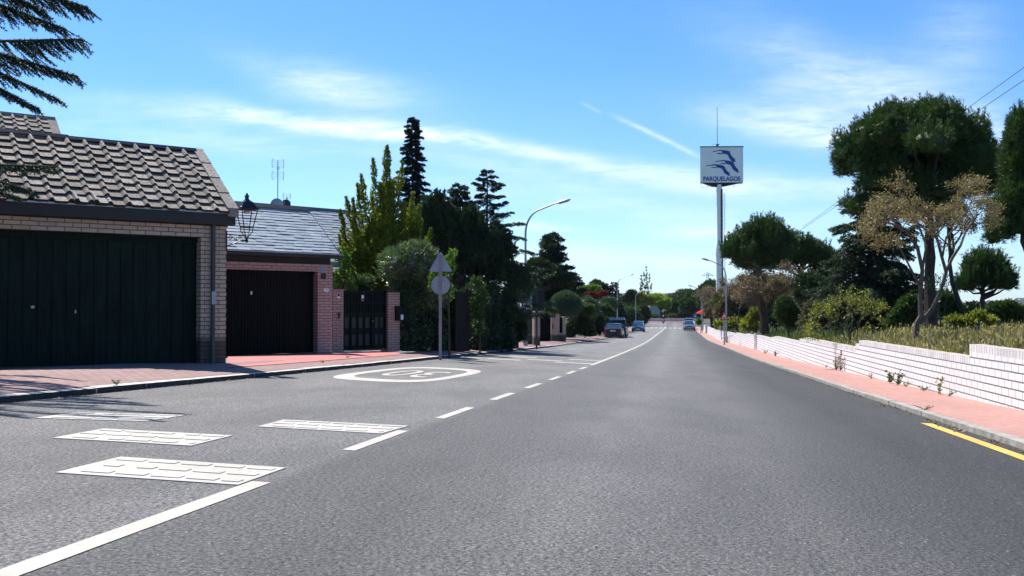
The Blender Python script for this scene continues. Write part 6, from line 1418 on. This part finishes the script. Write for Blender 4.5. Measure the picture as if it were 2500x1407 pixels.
for i in range(11):
    px = 2395+i*9.5+rnd.uniform(-3, 3); o = MB(); w__ = rnd.uniform(7, 12); o.box(-w__, w__, 0, 12, -6, 7); o.prism([(-w__-1, 7), (w__+1, 7), (0, 12)], lambda a, c, d: (a, d, c), -1, 13); ob = o.build('hillside_house', plain('pale_render%d' % i, (.50, .42, .36), (.42, .35, .30), 1, .9)); ob.location = P(px, 744-(px-2395)*.05+rnd.uniform(-2, 2), 2700); tag(ob, 'tiny pale house scattered on the far wooded hillside', 'house', 'houses on the far hillside')

# ------------------------------------------------------------------ grass, weeds, litter
rng = np.random.default_rng(77)
def rnd_bank(n, y0, y1, t0, t1, pw=1.6):
    Y = y0+(y1-y0)*rng.uniform(0, 1, n)**pw; u = t0+(t1-t0)*rng.uniform(0, 1, n)**1.7; out = np.empty((n, 3))
    for i in range(n):
        X = xc(Y[i])+u[i]; out[i] = (X, Y[i], terr(X, Y[i])-.01)
    return out
def blades(name, pts, L, W, mat, lean, label, head=None):
    q_ = pts[:, :2]; cl__ = np.sin(q_[:, 0]*2.9+1.3*np.sin(q_[:, 1]*1.7))*np.sin(q_[:, 1]*2.3+np.sin(q_[:, 0]*4.1)*1.2)+.5*np.sin(q_[:, 0]*7.3+q_[:, 1]*5.1)
    L = L*np.clip(.75+.45*cl__, .22, 1.5)*rng.choice([.6, 1, 1.45], len(pts), p=[.35, .5, .15])
    up = np.tile(np.array((0, 0, 1.)), (len(pts), 1))+rng.normal(size=(len(pts), 3))*lean; Q = [leaves(pts, up, L, W, rng)]
    if head: 
        u = nrm(up); hp = pts+u*np.asarray(L)[:, None]*.85; sel = rng.random(len(pts)) < .45; Q.append(leaves(hp[sel], u[sel]+rng.normal(size=(sel.sum(), 3))*.25, head[0], head[1], rng))
    Q = np.concatenate(Q); e = bpy.data.objects.new('x', None); o = quads_obj(name, Q, mat, None); bpy.data.objects.remove(e); return stuff(o, label, 'grass')
blades('dry_grass', rnd_bank(20000, 11.5, 32, 7.38, 14), .25, .012, M_['grassd'], .28, 'tall dry seeding grass behind the near end of the white wall', (.10, .034))
blades('green_grass', rnd_bank(34000, 11.5, 45, 7.38, 15), .20, .014, M_['grassg'], .3, 'green grass mixed with the dry stalks behind the white wall')
blades('green_grass', rnd_bank(20000, 12.5, 34, 7.37, 8.9, 1.2), .19, .012, M_['grassg'], .35, 'short green grass along the back edge of the white wall')
blades('dry_grass', rnd_bank(7000, 13.5, 24, 7.38, 9.2, 1.2), .20, .011, M_['grassd'], .35, 'dry yellow grass spilling onto the top of the white wall', (.07, .022))
blades('green_grass', rnd_bank(20000, 30, 110, 7.38, 26, 1.3), .30, .03, M_['grassg'], .3, 'green grass under the pines on the right hand plot')
p_ = rnd_bank(70, 14, 26, 7.8, 12); p_[:, 2] += .30; Q = tufts(p_, np.tile(np.array((0, 0, .4)), (70, 1)), 6, .035, .02, 1.0, rng); stuff(quads_obj('wildflowers', Q, M_['flower'], None), 'small yellow wild flowers scattered in the dry grass', 'wildflowers')
# litter along the right kerb
n = 3200; s_ = rng.uniform(3, 60, n)**1; s_ = 4+56*rng.uniform(0, 1, n)**1.8; t_ = 5.61-np.abs(rng.normal(size=n))*.07-.01; clump = (np.sin(s_*2.1)+np.sin(s_*5.3+1)+rng.normal(size=n)*.6) > .2
Pp = np.array([stu(a, c, .008) for a, c in zip(s_[clump], t_[clump])]); d_ = rng.normal(size=Pp.shape); d_[:, 2] *= .15
stuff(quads_obj('leaf_litter', leaves(Pp, d_, .028, .014, rng), M_['litter'], None), 'dry leaf litter gathered along the foot of the right kerb', 'leaf litter')
n = 900; s_ = 8+24*rng.uniform(0, 1, n); t_ = -4.03+np.abs(rng.normal(size=n))*.05; Pp = np.array([stu(a, c, .008) for a, c in zip(s_, t_)]); d_ = rng.normal(size=Pp.shape); d_[:, 2] *= .15
stuff(quads_obj('leaf_litter', leaves(Pp, d_, .025, .012, rng), M_['litter'], None), 'thin line of dry leaves along the foot of the left kerb', 'leaf litter')
def weed(px, Y, u, h, label, mat='grn', n=40, red=False, w_=.12):
    X = xc(Y)+u; z = g(X, Y)+.07+.05*max(0, min(1, (u-5.8)/1.2)) if u > 0 else terr(X, Y); t = thing('weed', label, 'weed', (X, Y, z), 0, 'weeds growing at the wall foot and kerbs')
    b = MB(); c, dd = [], []
    for k in range(max(3, n//9)):
        dv = Vector((rng.normal()*w_, rng.normal()*w_, h*rng.uniform(.5, 1))); b.tube([(0, 0, 0), dv*.5+Vector((rng.normal()*.01, 0, 0)), dv], [.004, .003, .002], 3)
        for f in np.linspace(.1, 1, 9): c.append(tuple(dv*f)); dd.append((rng.normal(), rng.normal(), .5))
    b.build('stem', M_['grassg'], t); quads_obj('leaves', tufts(np.array(c), np.array(dd), 3, .055 if h > .15 else .018+h*.12, .022 if h > .15 else .010, .6, rng), M_[mat], t)
W_ = [(27.0, 7.05, .62, 'tall reddish weed climbing the white wall under the yellow green shrub', 'redl', 60), (27.4, 7.0, .50, 'green weed mingled with the reddish one on the white wall', 'ylw', 60), (19.6, 6.98, .34, 'upright leafy weed against the white wall, tallest of the near cluster', 'grn', 60), (20.4, 6.98, .22, 'bushy weed just left of the tallest near weed', 'grn', 50), (19.0, 6.98, .10, 'low sprawling reddish weed right of the tallest near weed', 'ylw', 40),
      (17.6, 6.98, .13, 'small fresh green weed midway along the near wall foot', 'grn', 40), (16.6, 6.98, .28, 'thin yellow stalked weed against the near white wall', 'ylw', 30), (16.0, 6.98, .10, 'tiny weed right of the thin yellow stalk', 'grn', 20), (22.4, 6.98, .12, 'small bright weed between the two tall wall weeds', 'bright', 30), (34.0, 7.2, .30, 'weed tuft farther along the wall foot left of the climbing weed', 'grn', 50),
      (44.0, 6.95, .28, 'brownish round weed tuft far along the wall foot', 'brownl', 60), (48.5, 6.9, .22, 'farthest small weed tuft at the wall foot', 'ylw', 40), (30.0, 7.1, .14, 'little weed beneath the low step of the wall', 'redl', 30), (13.0, 5.8, .06, 'tiny sprig in the right kerb joint near the yellow line', 'grn', 14), (11.0, -4.15, .06, 'small green sprig in the left kerb joint nearest the camera', 'grn', 14), (18.6, -4.6, .05, 'flat weed in the left pavement before the apron', 'ylw', 20), (20.8, -4.9, .06, 'small weed on the red apron edge', 'ylw', 16)]
for Y_, u_, h_, l_, m_, n_ in W_: weed(0, Y_, u_, h_, l_, m_, n_, w_=.09 if h_ > .2 else .07)

# ------------------------------------------------------------------ air
hz, hb_, ht, hout = newmat('haze'); hz.node_tree.nodes.remove(hb_)
vol = ht[0]('ShaderNodeVolumePrincipled'); vol.inputs['Color'].default_value = (.75, .85, 1, 1); vol.inputs['Density'].default_value = .00005; vol.inputs['Anisotropy'].default_value = .2
ht[1](vol.outputs[0], hout.inputs['Volume'])
b = MB(); b.box(-8200, 8200, -300, 7600, -120, 320); o = b.build('haze', hz); stuff(o)

plant('undergrowth', '', '', 1640, 250, [(x_, 772, 16, 14) for x_ in range(1525, 1730, 14)], 'hedge', n=6000, k=2, L=.6, W=.3, nl=5, fr=.55, flat=-.9)
wd = [o for o in bpy.data.objects if o.name.startswith('undergrowth')][0]; fo = wd.children[0]; M0 = wd.location.copy(); fo.parent = None; fo.location = M0; bpy.data.objects.remove(wd); fo.name = 'undergrowth'; stuff(fo, 'dark undergrowth below the trees at the road end', 'undergrowth')
